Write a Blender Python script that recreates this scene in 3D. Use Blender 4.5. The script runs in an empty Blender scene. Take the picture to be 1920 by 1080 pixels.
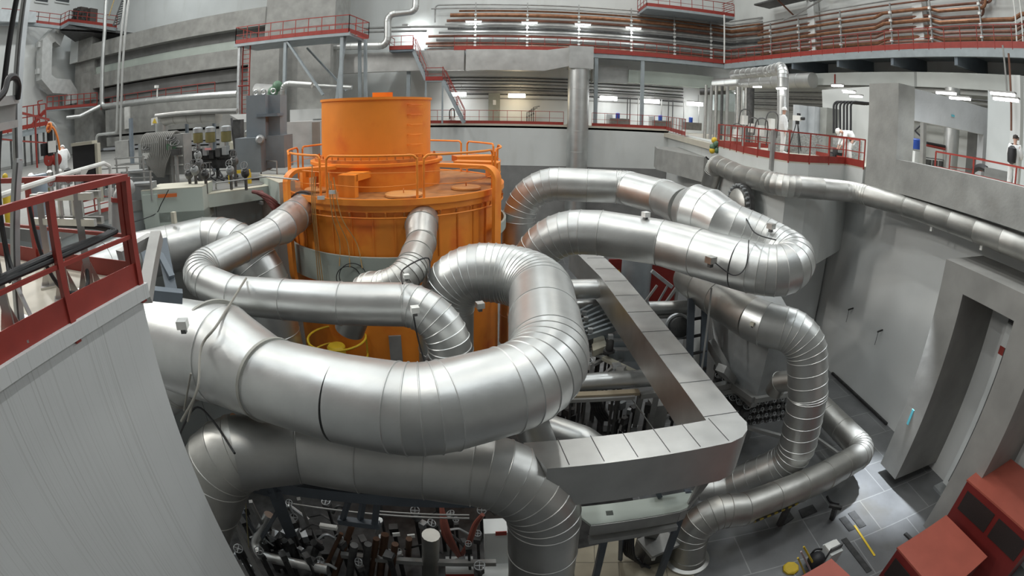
import bpy, math, random
from mathutils import Vector, Matrix
random.seed(7)
S = bpy.context.scene
COL = S.collection
# ---------------------------------------------------------------- camera, world, lights, exposure
EZ = 10.5                                   # eye height above the pit floor
CF, CCX, CCY = 941.8, 960.0, 385.0          # fisheye (equisolid) lens in pixels of the 1920x1080 frame
_p, _r = math.radians(10.66), math.radians(-0.94)
_d = Vector((0, -math.cos(_p), -math.sin(_p)))
UP = -Vector((-math.sin(_r) * _d.y, math.cos(_r) * _d.y, _d.z))
_f = Vector((0, 0, -1)); _f = (_f - UP * _f.dot(UP)).normalized()
_rt = _f.cross(UP)
MW = Matrix((_rt, _f, UP))                  # camera space -> world
cd = bpy.data.cameras.new('camera'); co = bpy.data.objects.new('camera', cd); COL.objects.link(co)
co.matrix_world = Matrix.Translation((0, 0, EZ)) @ MW.to_4x4()
cd.type = 'PANO'
try:
    cd.panorama_type = 'FISHEYE_EQUISOLID'; cd.fisheye_lens = CF * 36 / 1920; cd.fisheye_fov = math.pi
except Exception:
    cd.cycles.panorama_type = 'FISHEYE_EQUISOLID'; cd.cycles.fisheye_lens = CF * 36 / 1920; cd.cycles.fisheye_fov = math.pi
cd.sensor_width = 36; cd.sensor_height = 20.25; cd.shift_y = -(540 - CCY) / 1080
cd.clip_end = 300; cd.clip_start = 0.05
S.camera = co
S.view_settings.view_transform = 'Standard'; S.view_settings.look = 'None'
S.view_settings.gamma = 1; S.view_settings.use_curve_mapping = False
S.view_settings.exposure = -0.30
try:
    S.cycles.use_denoising = True; S.cycles.max_bounces = 6; S.cycles.diffuse_bounces = 3; S.cycles.glossy_bounces = 4
    S.cycles.sample_clamp_indirect = 4.0
except Exception: pass
wd = bpy.data.worlds.new('world'); S.world = wd; wd.use_nodes = True
wd.node_tree.nodes['Background'].inputs[0].default_value = (0.82, 0.86, 0.88, 1)
wd.node_tree.nodes['Background'].inputs[1].default_value = 0.25

def area(name, loc, size, power, col=(1, 1, 1), aim=None):
    l = bpy.data.lights.new(name, 'AREA'); l.shape = 'RECTANGLE'; l.size, l.size_y = size; l.energy = power; l.color = col
    o = bpy.data.objects.new(name, l); COL.objects.link(o); o.location = loc
    if aim is not None:
        o.rotation_euler = (Vector(aim) - Vector(loc)).to_track_quat('-Z', 'Y').to_euler()
    return o
# rows of luminaires under the hall roof
for ix, x in enumerate((-32, -15, -2, 9)):
    for iy, y in enumerate((2, 12, 23, 34)):
        area('roof_luminaire', (x, y, 31), (0.8, 4.0), (1350, 950, 950, 850)[ix], ((1, .97, .9), (.9, .97, 1))[(ix + iy) % 2])
# fill lights added at both sides to brighten the pier and right pit wall
for y in (8, 20): area('added_side_fill', (20.5, y, 23), (1.0, 3.0), 800, (.93, .98, 1), (-5, y * .6, 5))
for y in (8, 20): area('added_side_fill', (-30, y, 25), (1.0, 3.0), 2300, (1, .98, .93), (14, y * .8, 4))
# lamps hung low in the pit bay on the right (bright pool on the floor)
def spot(name, loc, aim, power, ang, col, blend=.6, rad=.12):
    l = bpy.data.lights.new(name, 'SPOT'); l.energy = power; l.spot_size = math.radians(ang); l.spot_blend = blend; l.color = col; l.shadow_soft_size = rad
    o = bpy.data.objects.new(name, l); COL.objects.link(o); o.location = loc; o.rotation_euler = (Vector(aim) - Vector(loc)).to_track_quat('-Z', 'Y').to_euler(); return o
spot('bay_lamp', (12.0, 10.6, 7.9), (11.75, 8.35, 0), 12500, 34, (.88, .94, 1), .95)

# ---------------------------------------------------------------- pixels -> points in the place
def ray(px, py):
    x, y = px - CCX, CCY - py; r = math.hypot(x, y)
    if r < 1e-6: return (MW @ Vector((0, 0, -1)))
    th = 2 * math.asin(min(1, r / (2 * CF)))
    return MW @ Vector((math.sin(th) * x / r, math.sin(th) * y / r, -math.cos(th)))
EYE = Vector((0, 0, EZ))
def Pz(px, py, z): v = ray(px, py); return EYE + v * ((z - EZ) / v.z)
def PY(px, py, Y): v = ray(px, py); return EYE + v * (Y / v.y)
def PX(px, py, X): v = ray(px, py); return EYE + v * (X / v.x)
def PR(px, py, r): return EYE + ray(px, py) * r
def Pd(px, py, d): v = ray(px, py); return EYE + v * (d / math.hypot(v.x, v.y))   # d = distance along the ground
V = Vector

# ---------------------------------------------------------------- materials
MATS = {}
def mat(name, col, rough=.5, metal=0., var=.12, scale=2., bump=0., bscale=30., rvar=0., emit=0., spec=None, dirt=None, stretch=None, alpha=None, tile=None):
    if name in MATS: return MATS[name]
    m = bpy.data.materials.new(name); m.use_nodes = True; nt = m.node_tree; N = nt.nodes; L = nt.links
    b = N['Principled BSDF']
    b.inputs['Roughness'].default_value = rough; b.inputs['Metallic'].default_value = metal
    if spec is not None: b.inputs['Specular IOR Level'].default_value = spec
    tc = N.new('ShaderNodeTexCoord'); src = tc.outputs['Object']
    if stretch:
        mp = N.new('ShaderNodeMapping'); mp.inputs['Scale'].default_value = stretch; L.new(src, mp.inputs[0]); src2 = mp.outputs[0]
    else: src2 = src
    nz = N.new('ShaderNodeTexNoise'); nz.inputs['Scale'].default_value = scale; nz.inputs['Detail'].default_value = 5; L.new(src2, nz.inputs['Vector'])
    rp = N.new('ShaderNodeValToRGB'); rp.color_ramp.elements[0].position = .3; rp.color_ramp.elements[1].position = .72
    c = V(col)
    rp.color_ramp.elements[0].color = (*(c * (1 - var)), 1); rp.color_ramp.elements[1].color = (*[min(1, x * (1 + var)) for x in c], 1)
    L.new(nz.outputs[0], rp.inputs[0]); out = rp.outputs[0]
    if dirt:                                                # (colour, amount, scale, stretch): stains with a shape of their own
        dc, da, ds, dst = dirt
        mp = N.new('ShaderNodeMapping'); mp.inputs['Scale'].default_value = dst; L.new(src, mp.inputs[0])
        n2 = N.new('ShaderNodeTexNoise'); n2.inputs['Scale'].default_value = ds; n2.inputs['Detail'].default_value = 8; L.new(mp.outputs[0], n2.inputs['Vector'])
        r2 = N.new('ShaderNodeValToRGB'); r2.color_ramp.elements[0].position = .56; r2.color_ramp.elements[1].position = .72
        r2.color_ramp.elements[0].color = (0, 0, 0, 1); r2.color_ramp.elements[1].color = (da, da, da, 1); L.new(n2.outputs[0], r2.inputs[0])
        mx = N.new('ShaderNodeMixRGB'); L.new(r2.outputs[0], mx.inputs[0]); L.new(out, mx.inputs[1]); mx.inputs[2].default_value = (*dc, 1); out = mx.outputs[0]
    if tile:                                                # (w, h, joint colour, joint width, axis)
        w, h, jc, jw, rot = tile
        mp = N.new('ShaderNodeMapping'); mp.inputs['Rotation'].default_value = rot; L.new(src, mp.inputs[0])
        bk = N.new('ShaderNodeTexBrick'); bk.inputs['Scale'].default_value = 1; bk.inputs['Brick Width'].default_value = w; bk.inputs['Row Height'].default_value = h
        bk.inputs['Mortar Size'].default_value = jw; bk.inputs['Mortar Smooth'].default_value = .05
        bk.inputs['Color1'].default_value = (1, 1, 1, 1); bk.inputs['Color2'].default_value = (.84, .84, .84, 1); bk.inputs['Mortar'].default_value = (*jc, 1)
        L.new(mp.outputs[0], bk.inputs['Vector'])
        mx = N.new('ShaderNodeMixRGB'); mx.blend_type = 'MULTIPLY'; mx.inputs[0].default_value = 1; L.new(out, mx.inputs[1]); L.new(bk.outputs['Color'], mx.inputs[2]); out = mx.outputs[0]
    L.new(out, b.inputs['Base Color'])
    if rvar:
        mr = N.new('ShaderNodeMapRange'); mr.inputs['To Min'].default_value = rough - rvar; mr.inputs['To Max'].default_value = rough + rvar
        n3 = N.new('ShaderNodeTexNoise'); n3.inputs['Scale'].default_value = scale * 2.3; L.new(src2, n3.inputs['Vector'])
        L.new(n3.outputs[0], mr.inputs[0]); L.new(mr.outputs[0], b.inputs['Roughness'])
    if bump:
        n4 = N.new('ShaderNodeTexNoise'); n4.inputs['Scale'].default_value = bscale; n4.inputs['Detail'].default_value = 3; L.new(src2, n4.inputs['Vector'])
        bp = N.new('ShaderNodeBump'); bp.inputs['Strength'].default_value = bump; bp.inputs['Distance'].default_value = .05; L.new(n4.outputs[0], bp.inputs['Height']); L.new(bp.outputs[0], b.inputs['Normal'])
    if emit:
        b.inputs['Emission Color'].default_value = (*col, 1); b.inputs['Emission Strength'].default_value = emit
    MATS[name] = m
    return m
ALU = mat('aluminium_cladding', (.60, .61, .60), .41, .92, .10, 1.3, .10, 3.5, .07)
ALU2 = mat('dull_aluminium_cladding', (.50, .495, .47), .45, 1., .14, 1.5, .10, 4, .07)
ALUS = mat('sheet_aluminium', (.60, .60, .585), .42, 1., .12, 1.2, .08, 2.5, .06)
ALUD = mat('dark_sheet_metal', (.30, .27, .25), .5, .8, .15, 2)
STEEL = mat('galvanised_steel', (.50, .52, .53), .45, .7, .15, 4)
STAIN = mat('stainless_bar', (.62, .62, .60), .35, 1., .1, 5)
ORA = mat('orange_paint', (.90, .285, .03), .48, 0, .07, 1.2, dirt=((.72, .09, .015), .55, 1.1, (1, 1, 1)))
RED = mat('red_paint', (.29, .036, .026), .5, 0, .12, 4)
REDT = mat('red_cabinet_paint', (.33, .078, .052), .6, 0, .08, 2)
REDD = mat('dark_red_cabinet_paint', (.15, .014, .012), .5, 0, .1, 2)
WHT = mat('white_wall_paint', (.60, .615, .60), .7, 0, .05, .5, dirt=((.42, .42, .38), .22, 1.4, (1, 1, .25)))
WHT2 = mat('white_panel_paint', (.66, .68, .67), .65, 0, .05, .6)
PIER = mat('grey_white_pier_paint', (.60, .61, .605), .65, 0, .04, .6, dirt=((.24, .235, .21), .38, 9, (1, 5.5, .01)))
CON = mat('cast_concrete', (.30, .30, .285), .85, 0, .16, 1.4, .15, 12, dirt=((.2, .19, .17), .35, .8, (1, 1, 1)))
COND = mat('dark_and_shaded_concrete', (.20, .20, .195), .85, 0, .15, 1.0, .15, 12)
GRN = mat('grey_green_casing_paint', (.42, .47, .43), .6, 0, .06, 1.0)
CREAM = mat('cream_top_paint', (.52, .50, .41), .6, 0, .06, 1.0)
BLU = mat('blue_grey_steel_paint', (.16, .19, .22), .5, .1, .12, 2)
BLUL = mat('light_blue_grey_steel_paint', (.32, .36, .38), .5, .1, .1, 2)
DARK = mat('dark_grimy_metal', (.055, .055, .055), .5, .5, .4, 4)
DARK2 = mat('dark_grey_metal', (.11, .11, .11), .5, .5, .3, 4)
BLK = mat('black_rubber', (.016, .016, .018), .55, 0, .2, 4)
BRN = mat('brown_primer_pipe', (.20, .095, .065), .5, .2, .25, 2)
COP = mat('rusty_copper_pipe', (.27, .13, .07), .5, .5, .3, 3)
GPIPE = mat('grey_painted_pipe', (.34, .34, .33), .45, .3, .15, 2)
YEL = mat('yellow_paint', (.66, .46, .03), .5, 0, .1, 3)
BEIGE = mat('beige_deck_floor', (.52, .48, .40), .55, 0, .08, .8)
FLR = mat('steel_floor_plates', (.20, .205, .21), .34, .35, .22, .7, .04, 2, .10, dirt=((.13, .12, .10), .6, .6, (1, 1, 1)), tile=(2.3, 1.5, (1.5, 1.5, 1.45), .018, (0, 0, 0)))
LAMP = mat('lamp_tube', (1, 1, 1), .5, emit=14)
LAMPW = mat('warm_lamp_tube', (1, .82, .55), .5, emit=14)
LAMPS = mat('small_lamp', (.95, 1, 1), .5, emit=9)
CLOTH = mat('white_cotton', (.72, .73, .73), .8, 0, .06, 6, .3, 14)
SKIN = mat('skin', (.55, .33, .25), .55, 0, .05, 8)
BLUE = mat('blue_paint', (.03, .09, .42), .4)
GLS = mat('window_dark', (.06, .065, .07), .2, 0, .2, 3)
PAPER = mat('white_tag', (.75, .75, .72), .7)
GREEN = mat('green_valve_paint', (.10, .19, .12), .5, 0, .2, 5)
CYAN = mat('cyan_mark', (.12, .48, .58), .6)
AMBER = mat('amber_oil_glass', (.21, .185, .08), .2)
ORCORD = mat('orange_cord', (.75, .22, .04), .5)

# ---------------------------------------------------------------- mesh building
class MB:
    def __init__(s): s.v = []; s.f = []
    def add(s, vs, fs):
        n = len(s.v); s.v += [V(p) for p in vs]; s.f += [tuple(i + n for i in f) for f in fs]; return s
    def box(s, a, b):
        (x0, y0, z0), (x1, y1, z1) = a, b
        if x0 > x1: x0, x1 = x1, x0
        if y0 > y1: y0, y1 = y1, y0
        if z0 > z1: z0, z1 = z1, z0
        return s.add([(x0, y0, z0), (x1, y0, z0), (x1, y1, z0), (x0, y1, z0), (x0, y0, z1), (x1, y0, z1), (x1, y1, z1), (x0, y1, z1)],
                     [(3, 2, 1, 0), (4, 5, 6, 7), (0, 1, 5, 4), (1, 2, 6, 5), (2, 3, 7, 6), (3, 0, 4, 7)])
    def cbox(s, c, sx, sy, sz, rz=0.):
        c = V(c); R = Matrix.Rotation(rz, 3, 'Z')
        q = [c + R @ V((i * sx / 2, j * sy / 2, k * sz / 2)) for k in (-1, 1) for i, j in ((-1, -1), (1, -1), (1, 1), (-1, 1))]
        return s.add(q, [(3, 2, 1, 0), (4, 5, 6, 7), (0, 1, 5, 4), (1, 2, 6, 5), (2, 3, 7, 6), (3, 0, 4, 7)])
    def bar(s, p, q, w, h=None, up=(0, 0, 1)):              # box along a segment; w across, h along 'up'
        p, q = V(p), V(q); h = w if h is None else h; d = (q - p).normalized(); u = V(up)
        if abs(d.dot(u)) > .98: u = V((0, 1, 0))
        a = d.cross(u).normalized(); b = a.cross(d)
        k = [a * i * w / 2 + b * j * h / 2 for i, j in ((-1, -1), (1, -1), (1, 1), (-1, 1))]
        return s.add([p + x for x in k] + [q + x for x in k], [(0, 1, 2, 3), (7, 6, 5, 4), (1, 0, 4, 5), (2, 1, 5, 6), (3, 2, 6, 7), (0, 3, 7, 4)])
    def prism(s, poly, ext):                                # polygon extruded by a vector
        n = len(poly); e = V(ext); a = [V(p) for p in poly]
        return s.add(a + [p + e for p in a], [tuple(range(n))[::-1], tuple(range(n, 2 * n))] + [(i, (i + 1) % n, n + (i + 1) % n, n + i) for i in range(n)])
    def rings(s, rings, closed=True, cap=True):
        n = len(rings[0]); base = len(s.v)
        for r in rings: s.v += [V(p) for p in r]
        for k in range(len(rings) - 1):
            for i in range(n if closed else n - 1):
                j = (i + 1) % n
                s.f.append((base + k * n + i, base + k * n + j, base + (k + 1) * n + j, base + (k + 1) * n + i))
        if cap:
            s.f.append(tuple(base + i for i in range(n))[::-1]); s.f.append(tuple(base + (len(rings) - 1) * n + i for i in range(n)))
        return s
    def lathe(s, c, prof, seg=24, axis=(0, 0, 1)):          # prof: (radius, height) along the axis from c
        c = V(c); a = V(axis).normalized(); t = V((1, 0, 0)) if abs(a.x) < .9 else V((0, 1, 0)); u = a.cross(t).normalized(); w = a.cross(u)
        R = []
        for r, h in prof:
            R.append([c + a * h + (u * math.cos(2 * math.pi * i / seg) + w * math.sin(2 * math.pi * i / seg)) * max(r, 1e-4) for i in range(seg)])
        return s.rings(R)
    def cyl(s, p, q, r, seg=12, r2=None):
        p, q = V(p), V(q); return s.lathe(p, [(r, 0), (r if r2 is None else r2, (q - p).length)], seg, q - p)
    def tube(s, pts, r, seg=8, closed=False):
        pts = [V(p) for p in pts]; n = len(pts); rr = r if isinstance(r, (list, tuple)) else [r] * n
        fr = frames(pts, closed); R = []
        for i in range(n):
            _t, u, w = fr[i]
            R.append([pts[i] + (u * math.cos(2 * math.pi * k / seg) + w * math.sin(2 * math.pi * k / seg)) * rr[i] for k in range(seg)])
        if closed: R.append(R[0]); return s.rings(R, True, False)
        return s.rings(R)
    def ring(s, c, R, r, axis=(0, 0, 1), seg=28, sseg=6, a0=0., a1=2 * math.pi):
        c = V(c); a = V(axis).normalized(); t = V((1, 0, 0)) if abs(a.x) < .9 else V((0, 1, 0)); u = a.cross(t).normalized(); w = a.cross(u)
        full = abs(a1 - a0 - 2 * math.pi) < 1e-6; n = seg if full else seg + 1
        P = [c + (u * math.cos(a0 + (a1 - a0) * i / seg) + w * math.sin(a0 + (a1 - a0) * i / seg)) * R for i in range(n)]
        return s.tube(P, r, sseg, full)
    def ball(s, c, r, seg=14, n=8, sc=(1, 1, 1)):
        c = V(c); R = []
        for k in range(n + 1):
            a = -math.pi / 2 + math.pi * k / n
            R.append([c + V((math.cos(a) * math.cos(2 * math.pi * i / seg) * r * sc[0], math.cos(a) * math.sin(2 * math.pi * i / seg) * r * sc[1], math.sin(a) * r * sc[2])) if 0 < k < n else c + V((1e-4 * math.cos(2 * math.pi * i / seg), 1e-4 * math.sin(2 * math.pi * i / seg), math.sin(a) * r * sc[2])) for i in range(seg)])
        return s.rings(R)
def frames(pts, closed=False):
    n = len(pts); T = []
    for i in range(n):
        a = pts[i - 1] if i > 0 or closed else pts[0]; b = pts[(i + 1) % n] if i < n - 1 or closed else pts[-1]
        T.append((b - a).normalized() if (b - a).length > 1e-9 else V((0, 0, 1)))
    u = T[0].cross(V((0, 0, 1)));
    if u.length < .1: u = T[0].cross(V((0, 1, 0)))
    u.normalize(); out = []
    for i in range(n):
        u = (u - T[i] * u.dot(T[i])); u.normalize(); out.append((T[i], u, T[i].cross(u)))
    return out
def smooth(pts, n=6, closed=False):                         # Catmull-Rom through the points
    pts = [V(p) for p in pts]; out = []; m = len(pts)
    for i in range(m if closed else m - 1):
        g = lambda k: pts[k % m] if closed else pts[max(0, min(m - 1, k))]
        a, b, c, d = g(i - 1), g(i), g(i + 1), g(i + 2)
        for k in range(n):
            t = k / n; out.append(.5 * ((2 * b) + (c - a) * t + (2 * a - 5 * b + 4 * c - d) * t * t + (3 * b - a - 3 * c + d) * t ** 3))
    if not closed: out.append(pts[-1])
    return out
def fillet(pts, rad, n=6):                                  # polyline with rounded corners
    pts = [V(p) for p in pts]; rr = rad if isinstance(rad, (list, tuple)) else [rad] * len(pts); out = [pts[0]]
    for i in range(1, len(pts) - 1):
        a, b, c = pts[i - 1], pts[i], pts[i + 1]; d1 = (a - b).normalized(); d2 = (c - b).normalized()
        ang = d1.angle(d2); r = rr[i]
        if ang > 3.1 or r <= 0: out.append(b); continue
        t = r / math.tan(ang / 2); t = min(t, (a - b).length * .49 if i > 1 else (a - b).length * .95, (c - b).length * .49 if i < len(pts) - 2 else (c - b).length * .95); r = t * math.tan(ang / 2)
        cen = b + (d1 + d2).normalized() * (r / math.sin(ang / 2)); v1 = b + d1 * t - cen; v2 = b + d2 * t - cen
        tot = math.pi - ang; ax = v1.cross(v2).normalized()
        k = max(2, int(n * tot / (math.pi / 2) + .5))
        for j in range(k + 1): out.append(cen + Matrix.Rotation(tot * j / k, 3, ax) @ v1)
    out.append(pts[-1]); return out
def finish(me, sm=35):
    me.update()
    if sm:
        me.shade_smooth()
        try: me.set_sharp_from_angle(angle=math.radians(sm))
        except Exception: pass
def wloc(o):
    p = V((0, 0, 0))
    while o is not None: p += o.location; o = o.parent
    return p
def obj(name, mb, m, parent=None, sm=35, label=None):
    base = wloc(parent) if parent is not None else None
    if base is None:
        lo = V([min(p[i] for p in mb.v) for i in range(3)]); hi = V([max(p[i] for p in mb.v) for i in range(3)]); base = V(((lo.x + hi.x) / 2, (lo.y + hi.y) / 2, lo.z))
    me = bpy.data.meshes.new(name); me.from_pydata([p - base for p in mb.v], [], mb.f)
    ms = m if isinstance(m, (list, tuple)) else [m]
    for x in ms: me.materials.append(x)
    finish(me, sm)
    o = bpy.data.objects.new(name, me); COL.objects.link(o)
    if parent is not None: o.parent = parent
    else: o.location = base
    if label: o['label'] = label
    return o
def tag(o, label, cat, group=None):
    o['label'] = label; o['category'] = cat
    if group: o['group'] = group
    return o
def thing(name, label, cat, loc, group=None):
    o = bpy.data.objects.new(name, None); COL.objects.link(o); o.location = V(loc); o.empty_display_size = .2
    return tag(o, label, cat, group)
def solo(name, mb, m, label, cat, group=None, sm=35): return tag(obj(name, mb, m, None, sm), label, cat, group)
def struct(name, mb, m, sm=0):
    o = obj(name, mb, m, None, sm); o['kind'] = 'structure'; return o
ORD = ['topmost', 'second', 'third', 'fourth', 'fifth', 'sixth', 'seventh', 'eighth', 'ninth', 'tenth', 'eleventh', 'twelfth', 'thirteenth', 'fourteenth', 'fifteenth', 'sixteenth', 'seventeenth', 'eighteenth']
NTH = ['first'] + ORD[1:]

# clad pipe: sheet-metal sections that overlap at their seams; secs = (point, bend radius, pipe radius)
def clad(mb, secs, seam=1.1, gore=7, seg=48, lip=.012):
    pts = [s[0] for s in secs]; P = []; Rr = []
    path = []
    for i, (p, br, r) in enumerate(secs):
        p = V(p)
        if 0 < i < len(secs) - 1 and br > 0:
            a, c = V(secs[i - 1][0]), V(secs[i + 1][0]); f = fillet([a, p, c], br, gore)[1:-1]
            path += [(q, r) for q in f]
        else: path.append((p, r))
    fine = [path[0]]
    for (a, ra), (b, rb) in zip(path, path[1:]):
        L = (b - a).length
        if L < 1e-4: continue
        k = max(1, int(L / seam + .5)) if L > seam * 1.4 else 1
        for j in range(1, k + 1): fine.append((a.lerp(b, j / k), ra + (rb - ra) * j / k))
    pts = [q for q, _ in fine]; fr = frames(pts); R = []
    # mitre: scale rings at kinks
    for i, (q, r) in enumerate(fine):
        t, u, w = fr[i]
        def rg(rad, o=0.): return [q + t * o + (u * math.cos(2 * math.pi * k / seg) + w * math.sin(2 * math.pi * k / seg)) * rad for k in range(seg)]
        if 0 < i < len(fine) - 1: R += [rg(r, -.013), rg(r + lip, -.004), rg(r + lip, .004), rg(r - .004, .012)]
        else: R.append(rg(r))
    mb.rings(R); return mb
def railing(name, pts, label, h=1.0, toe=.18, sp=1.5, r=.024, m=None, group=None, mids=(.5,), below=.12, cat='railing', toe_on=True, square=False, toeoff=0.):
    m = m or RED; pts = [V(p) for p in pts]
    t = thing(name, label, cat, pts[0], group); up = V((0, 0, 1))
    A = MB()
    for a, b in zip(pts, pts[1:]):
        if square: A.bar(a + up * h, b + up * h, r * 2.6, r * 2.2)
        else: A.bar(a + up * h, b + up * h, r * 2, r * 2)
    obj('top_rail', A, m, t)
    for k in mids:
        B = MB()
        for a, b in zip(pts, pts[1:]): B.bar(a + up * h * k, b + up * h * k, r * 1.3, r * 1.3)
        obj('mid_rail', B, m, t)
    if toe_on:
        B = MB()
        for a, b in zip(pts, pts[1:]): B.bar(a + up * (toe / 2 - .06), b + up * (toe / 2 - .06), .012, toe)
        obj('toe_board', B, m, t)
    for k, (a, b) in enumerate(zip(pts, pts[1:])):
        n = max(1, int((b - a).length / sp + .5))
        for j in range(n + (1 if k == len(pts) - 2 else 0)):
            q = a.lerp(b, j / n); w_ = r * (2.5 if square else 1.7); obj('post', MB().bar(q - up * below, q + up * h, w_, w_), m, t)
    return t
# ---------------------------------------------------------------- the setting
def RX(y): return 17.0 + (38.2 - y) * .153                  # edge of the upper gallery on the right, splayed outwards towards the viewer
struct('floor', MB().box((-14, -10, -.3), (17, 38.5, 0)), FLR)
struct('wall_back', MB().box((-52, 41.5, 8.5), (26, 42.1, 33)), WHT)
struct('wall_left', MB().box((-47, -8, 0), (-46.2, 41.5, 33)), WHT2)
struct('wall_right', MB().prism([(RX(42) + 3.2, 42, 8.5), (RX(-8) + 3.2, -8, 8.5), (RX(-8) + 3.8, -8, 8.5), (RX(42) + 3.8, 42, 8.5)], (0, 0, 24.5)), WHT)
struct('wall_rear', MB().box((-46, -10.5, 0), (28, -10, 33)), COND)
# pit: white upper lining above raw concrete
struct('wall_pit_back', MB().box((-14, 38, 6.44), (12.2, 38.5, 9.45)), WHT)
struct('wall_pit_back_base', MB().box((-14, 37.95, 0), (12.2, 38.5, 6.44)), COND)
WPR = mat('grey_white_wall_paint', (.64, .65, .64), .7, 0, .05, .5)
struct('wall_pit_right', MB().box((14.5, -10, 0), (15.1, 23, 9.0)), WPR)
struct('wall_pit_corner', MB().prism([(12.2, 38.5, 5.2), (10.1, 22.6, 5.2), (10.7, 22.6, 5.2), (12.8, 38.5, 5.2)], (0, 0, 4.2)), WHT)
struct('wall_pit_corner_base', MB().prism([(12.1, 38.5, 0), (10.0, 22.6, 0), (10.7, 22.6, 0), (12.8, 38.5, 0)], (0, 0, 5.2)), COND)
# raised platform block the two men stand on, its lower edge cut back over the pit
plat = [(9.88, 22.6), (9.32, 18.66), (9.28, 17.32), (9.42, 16.4), (9.72, 15.64), (10.63, 15.55), (11.84, 15.9), (13.0, 16.25), (13.0, 15.0), (15.2, 15.0), (15.2, 24), (12, 24)]
struct('platform_slab', MB().prism([(x, y, 8.55) for x, y in plat], (0, 0, .70)), WHT)
struct('platform_block', MB().prism([(x, y, 5.4) for x, y in plat[:7] + [(14.6, 17.8), (15.2, 24), (12, 24)]], (0, 0, 3.15)), WHT)
struct('platform_block_foot', MB().prism([(10.3, 23.4, 0), (10.4, 18.2, 0), (14.4, 18.6, 0), (14.4, 24, 0), (12, 24, 0)], (0, 0, 5.4)), WPR)
struct('platform_floor', MB().prism([(x, y, 9.25) for x, y in plat], (0, 0, .10)), BEIGE)
# decks
struct('deck_back', MB().box((-46, 38, 9.3), (12.2, 41.5, 9.6)), BEIGE)
struct('deck_right', MB().prism([(12.2, 41.5, 9.0), (10.0, 23.0, 9.0), (15.2, 23, 9.0), (15.2, 15, 9.0), (13.4, 15, 9.0), (13.4, -8, 9.0), (RX(-8) + 3.2, -8, 9.0), (RX(41.5) + 3.2, 41.5, 9.0)], (0, 0, .32)), BEIGE)
dl = [(-46.2, 7.0), (-10.4, 7.0), (-11.1, 10.55), (-9.15, 12.45), (-7.8, 14.0), (-8.2, 15.5), (-8.2, 18.5), (-7.6, 38.2), (-46.2, 38.2)]
struct('deck_left', MB().prism([(x, y, 8.1) for x, y in dl], (0, 0, .3)), mat('grey_deck_floor', (.21, .21, .20), .6, 0, .1, .8))
struct('wall_deck_left', MB().prism([(x + (-.05 if i in (1, 2, 3, 4) else 0), y, 0) for i, (x, y) in enumerate(dl)], (0, 0, 8.1)), mat('grey_lining_panels', (.30, .33, .33), .6, 0, .06, 1, tile=(1.2, 40, (.5, .5, .5), .012, (math.pi / 2, 0, 0))))
# pier the photographer looks past
struct('pier', MB().box((-13, -10, 0), (-3.93, 3.86, 8.78)), PIER)
struct('pier_ledge', MB().box((-13, -10, 8.70), (-3.86, 3.93, 8.86)), PIER)
struct('floor_pier', MB().box((-12.8, -9.8, 8.86), (-3.95, 3.85, 8.9)), BEIGE)

# concrete gallery on the right: tower, parapet, framed opening across the walkway
GX = 13.0
struct('gallery_parapet', MB().box((GX, -9, 8.72), (GX + .45, 13.1, 9.84)), CON)
struct('gallery_tower', MB().box((GX, 13.1, 8.72), (PY(1715, 226, 13.1).x - .02, 14.85, 12.46)), CON)
a, b, c, e = PY(1715, 226, 13.1), PY(1845, 249, 13.1), PY(1863, 204, 13.1), PY(1712, 300, 13.1)
fw = MB()
x0, x1, x2 = a.x, b.x, c.x + .1; z1 = a.z
fw.box((GX + .01, 13.12, 9.0), (x0, 13.5, z1)); fw.box((x1, 13.12, 9.0), (x2, 13.5, z1)); fw.box((GX + .01, 13.12, z1), (x2, 13.5, 12.40))
struct('gallery_frame_wall', fw, mat('pale_concrete', (.50, .515, .53), .8, 0, .10, 1.2, .1, 10))
struct('gallery_soffit', MB().box((GX + .45, -9, 8.72), (15.1, 15.0, 9.0)), CON)

# casing boxed round the shutter bay on the right wall, hanging clear of the floor
pt = MB(); FX = 12.2
pt.box((FX, 8.30, .36), (14.5, 9.30, 7.42)); pt.box((FX, 3.0, 6.7), (14.5, 8.3, 7.42)); pt.box((FX, 5.0, 0), (14.5, 6.12, 6.7))
struct('trim_shutter_bay', pt, mat('stained_sheet_casing', (.30, .295, .28), .55, .25, .14, 1.0, .06, 4))

# stepped concrete and casing bands along the back-left wall
bands = [(-41.0, 34.9, 17.7, -19.2, 19.2, 'band', CON), (-41, 35.9, 16.86, -19.2, 17.7, 'band', COND), (-41, 35.7, 16.1, -20.5, 16.86, 'band', GRN), (-41, 35.2, 14.73, -19.2, 16.1, 'band', CON),  # second band: shade of the recess put into its darker concrete
         (-41, 36.0, 13.6, -19.2, 14.6, 'band', COND), (-39, 36.2, 12.4, -19.2, 13.6, 'band', COND), (-39, 35.5, 9.95, -19.2, 12.4, 'band', CON), (-39, 35.6, 8.9, -19.2, 9.75, 'band', CON)]
for i, (xa, y, za, xb, zb, n, m) in enumerate(bands):
    struct('trim_%d' % (i + 1), MB().box((xa, y, za), (xb, 38.5, zb)), m)
struct('wall_back_left', MB().box((-46, 37.6, 8.7), (-19, 41.5, 19.1)), COND)
g = MB(); g.box((-44.6, 35.4, 8.7), (-41.0, 38, 17.9)); g.box((-42.6, 34.8, 13.6), (-40.9, 36, 16.4)); g.box((-44.9, 34.9, 17.7), (-41, 37.8, 20.2))
struct('wall_back_left_pier', g, CON)
struct('wall_back_left_cap', MB().box((-45.05, 34.8, 17.75), (-43.6, 36, 20.25)), WHT2)
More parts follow.
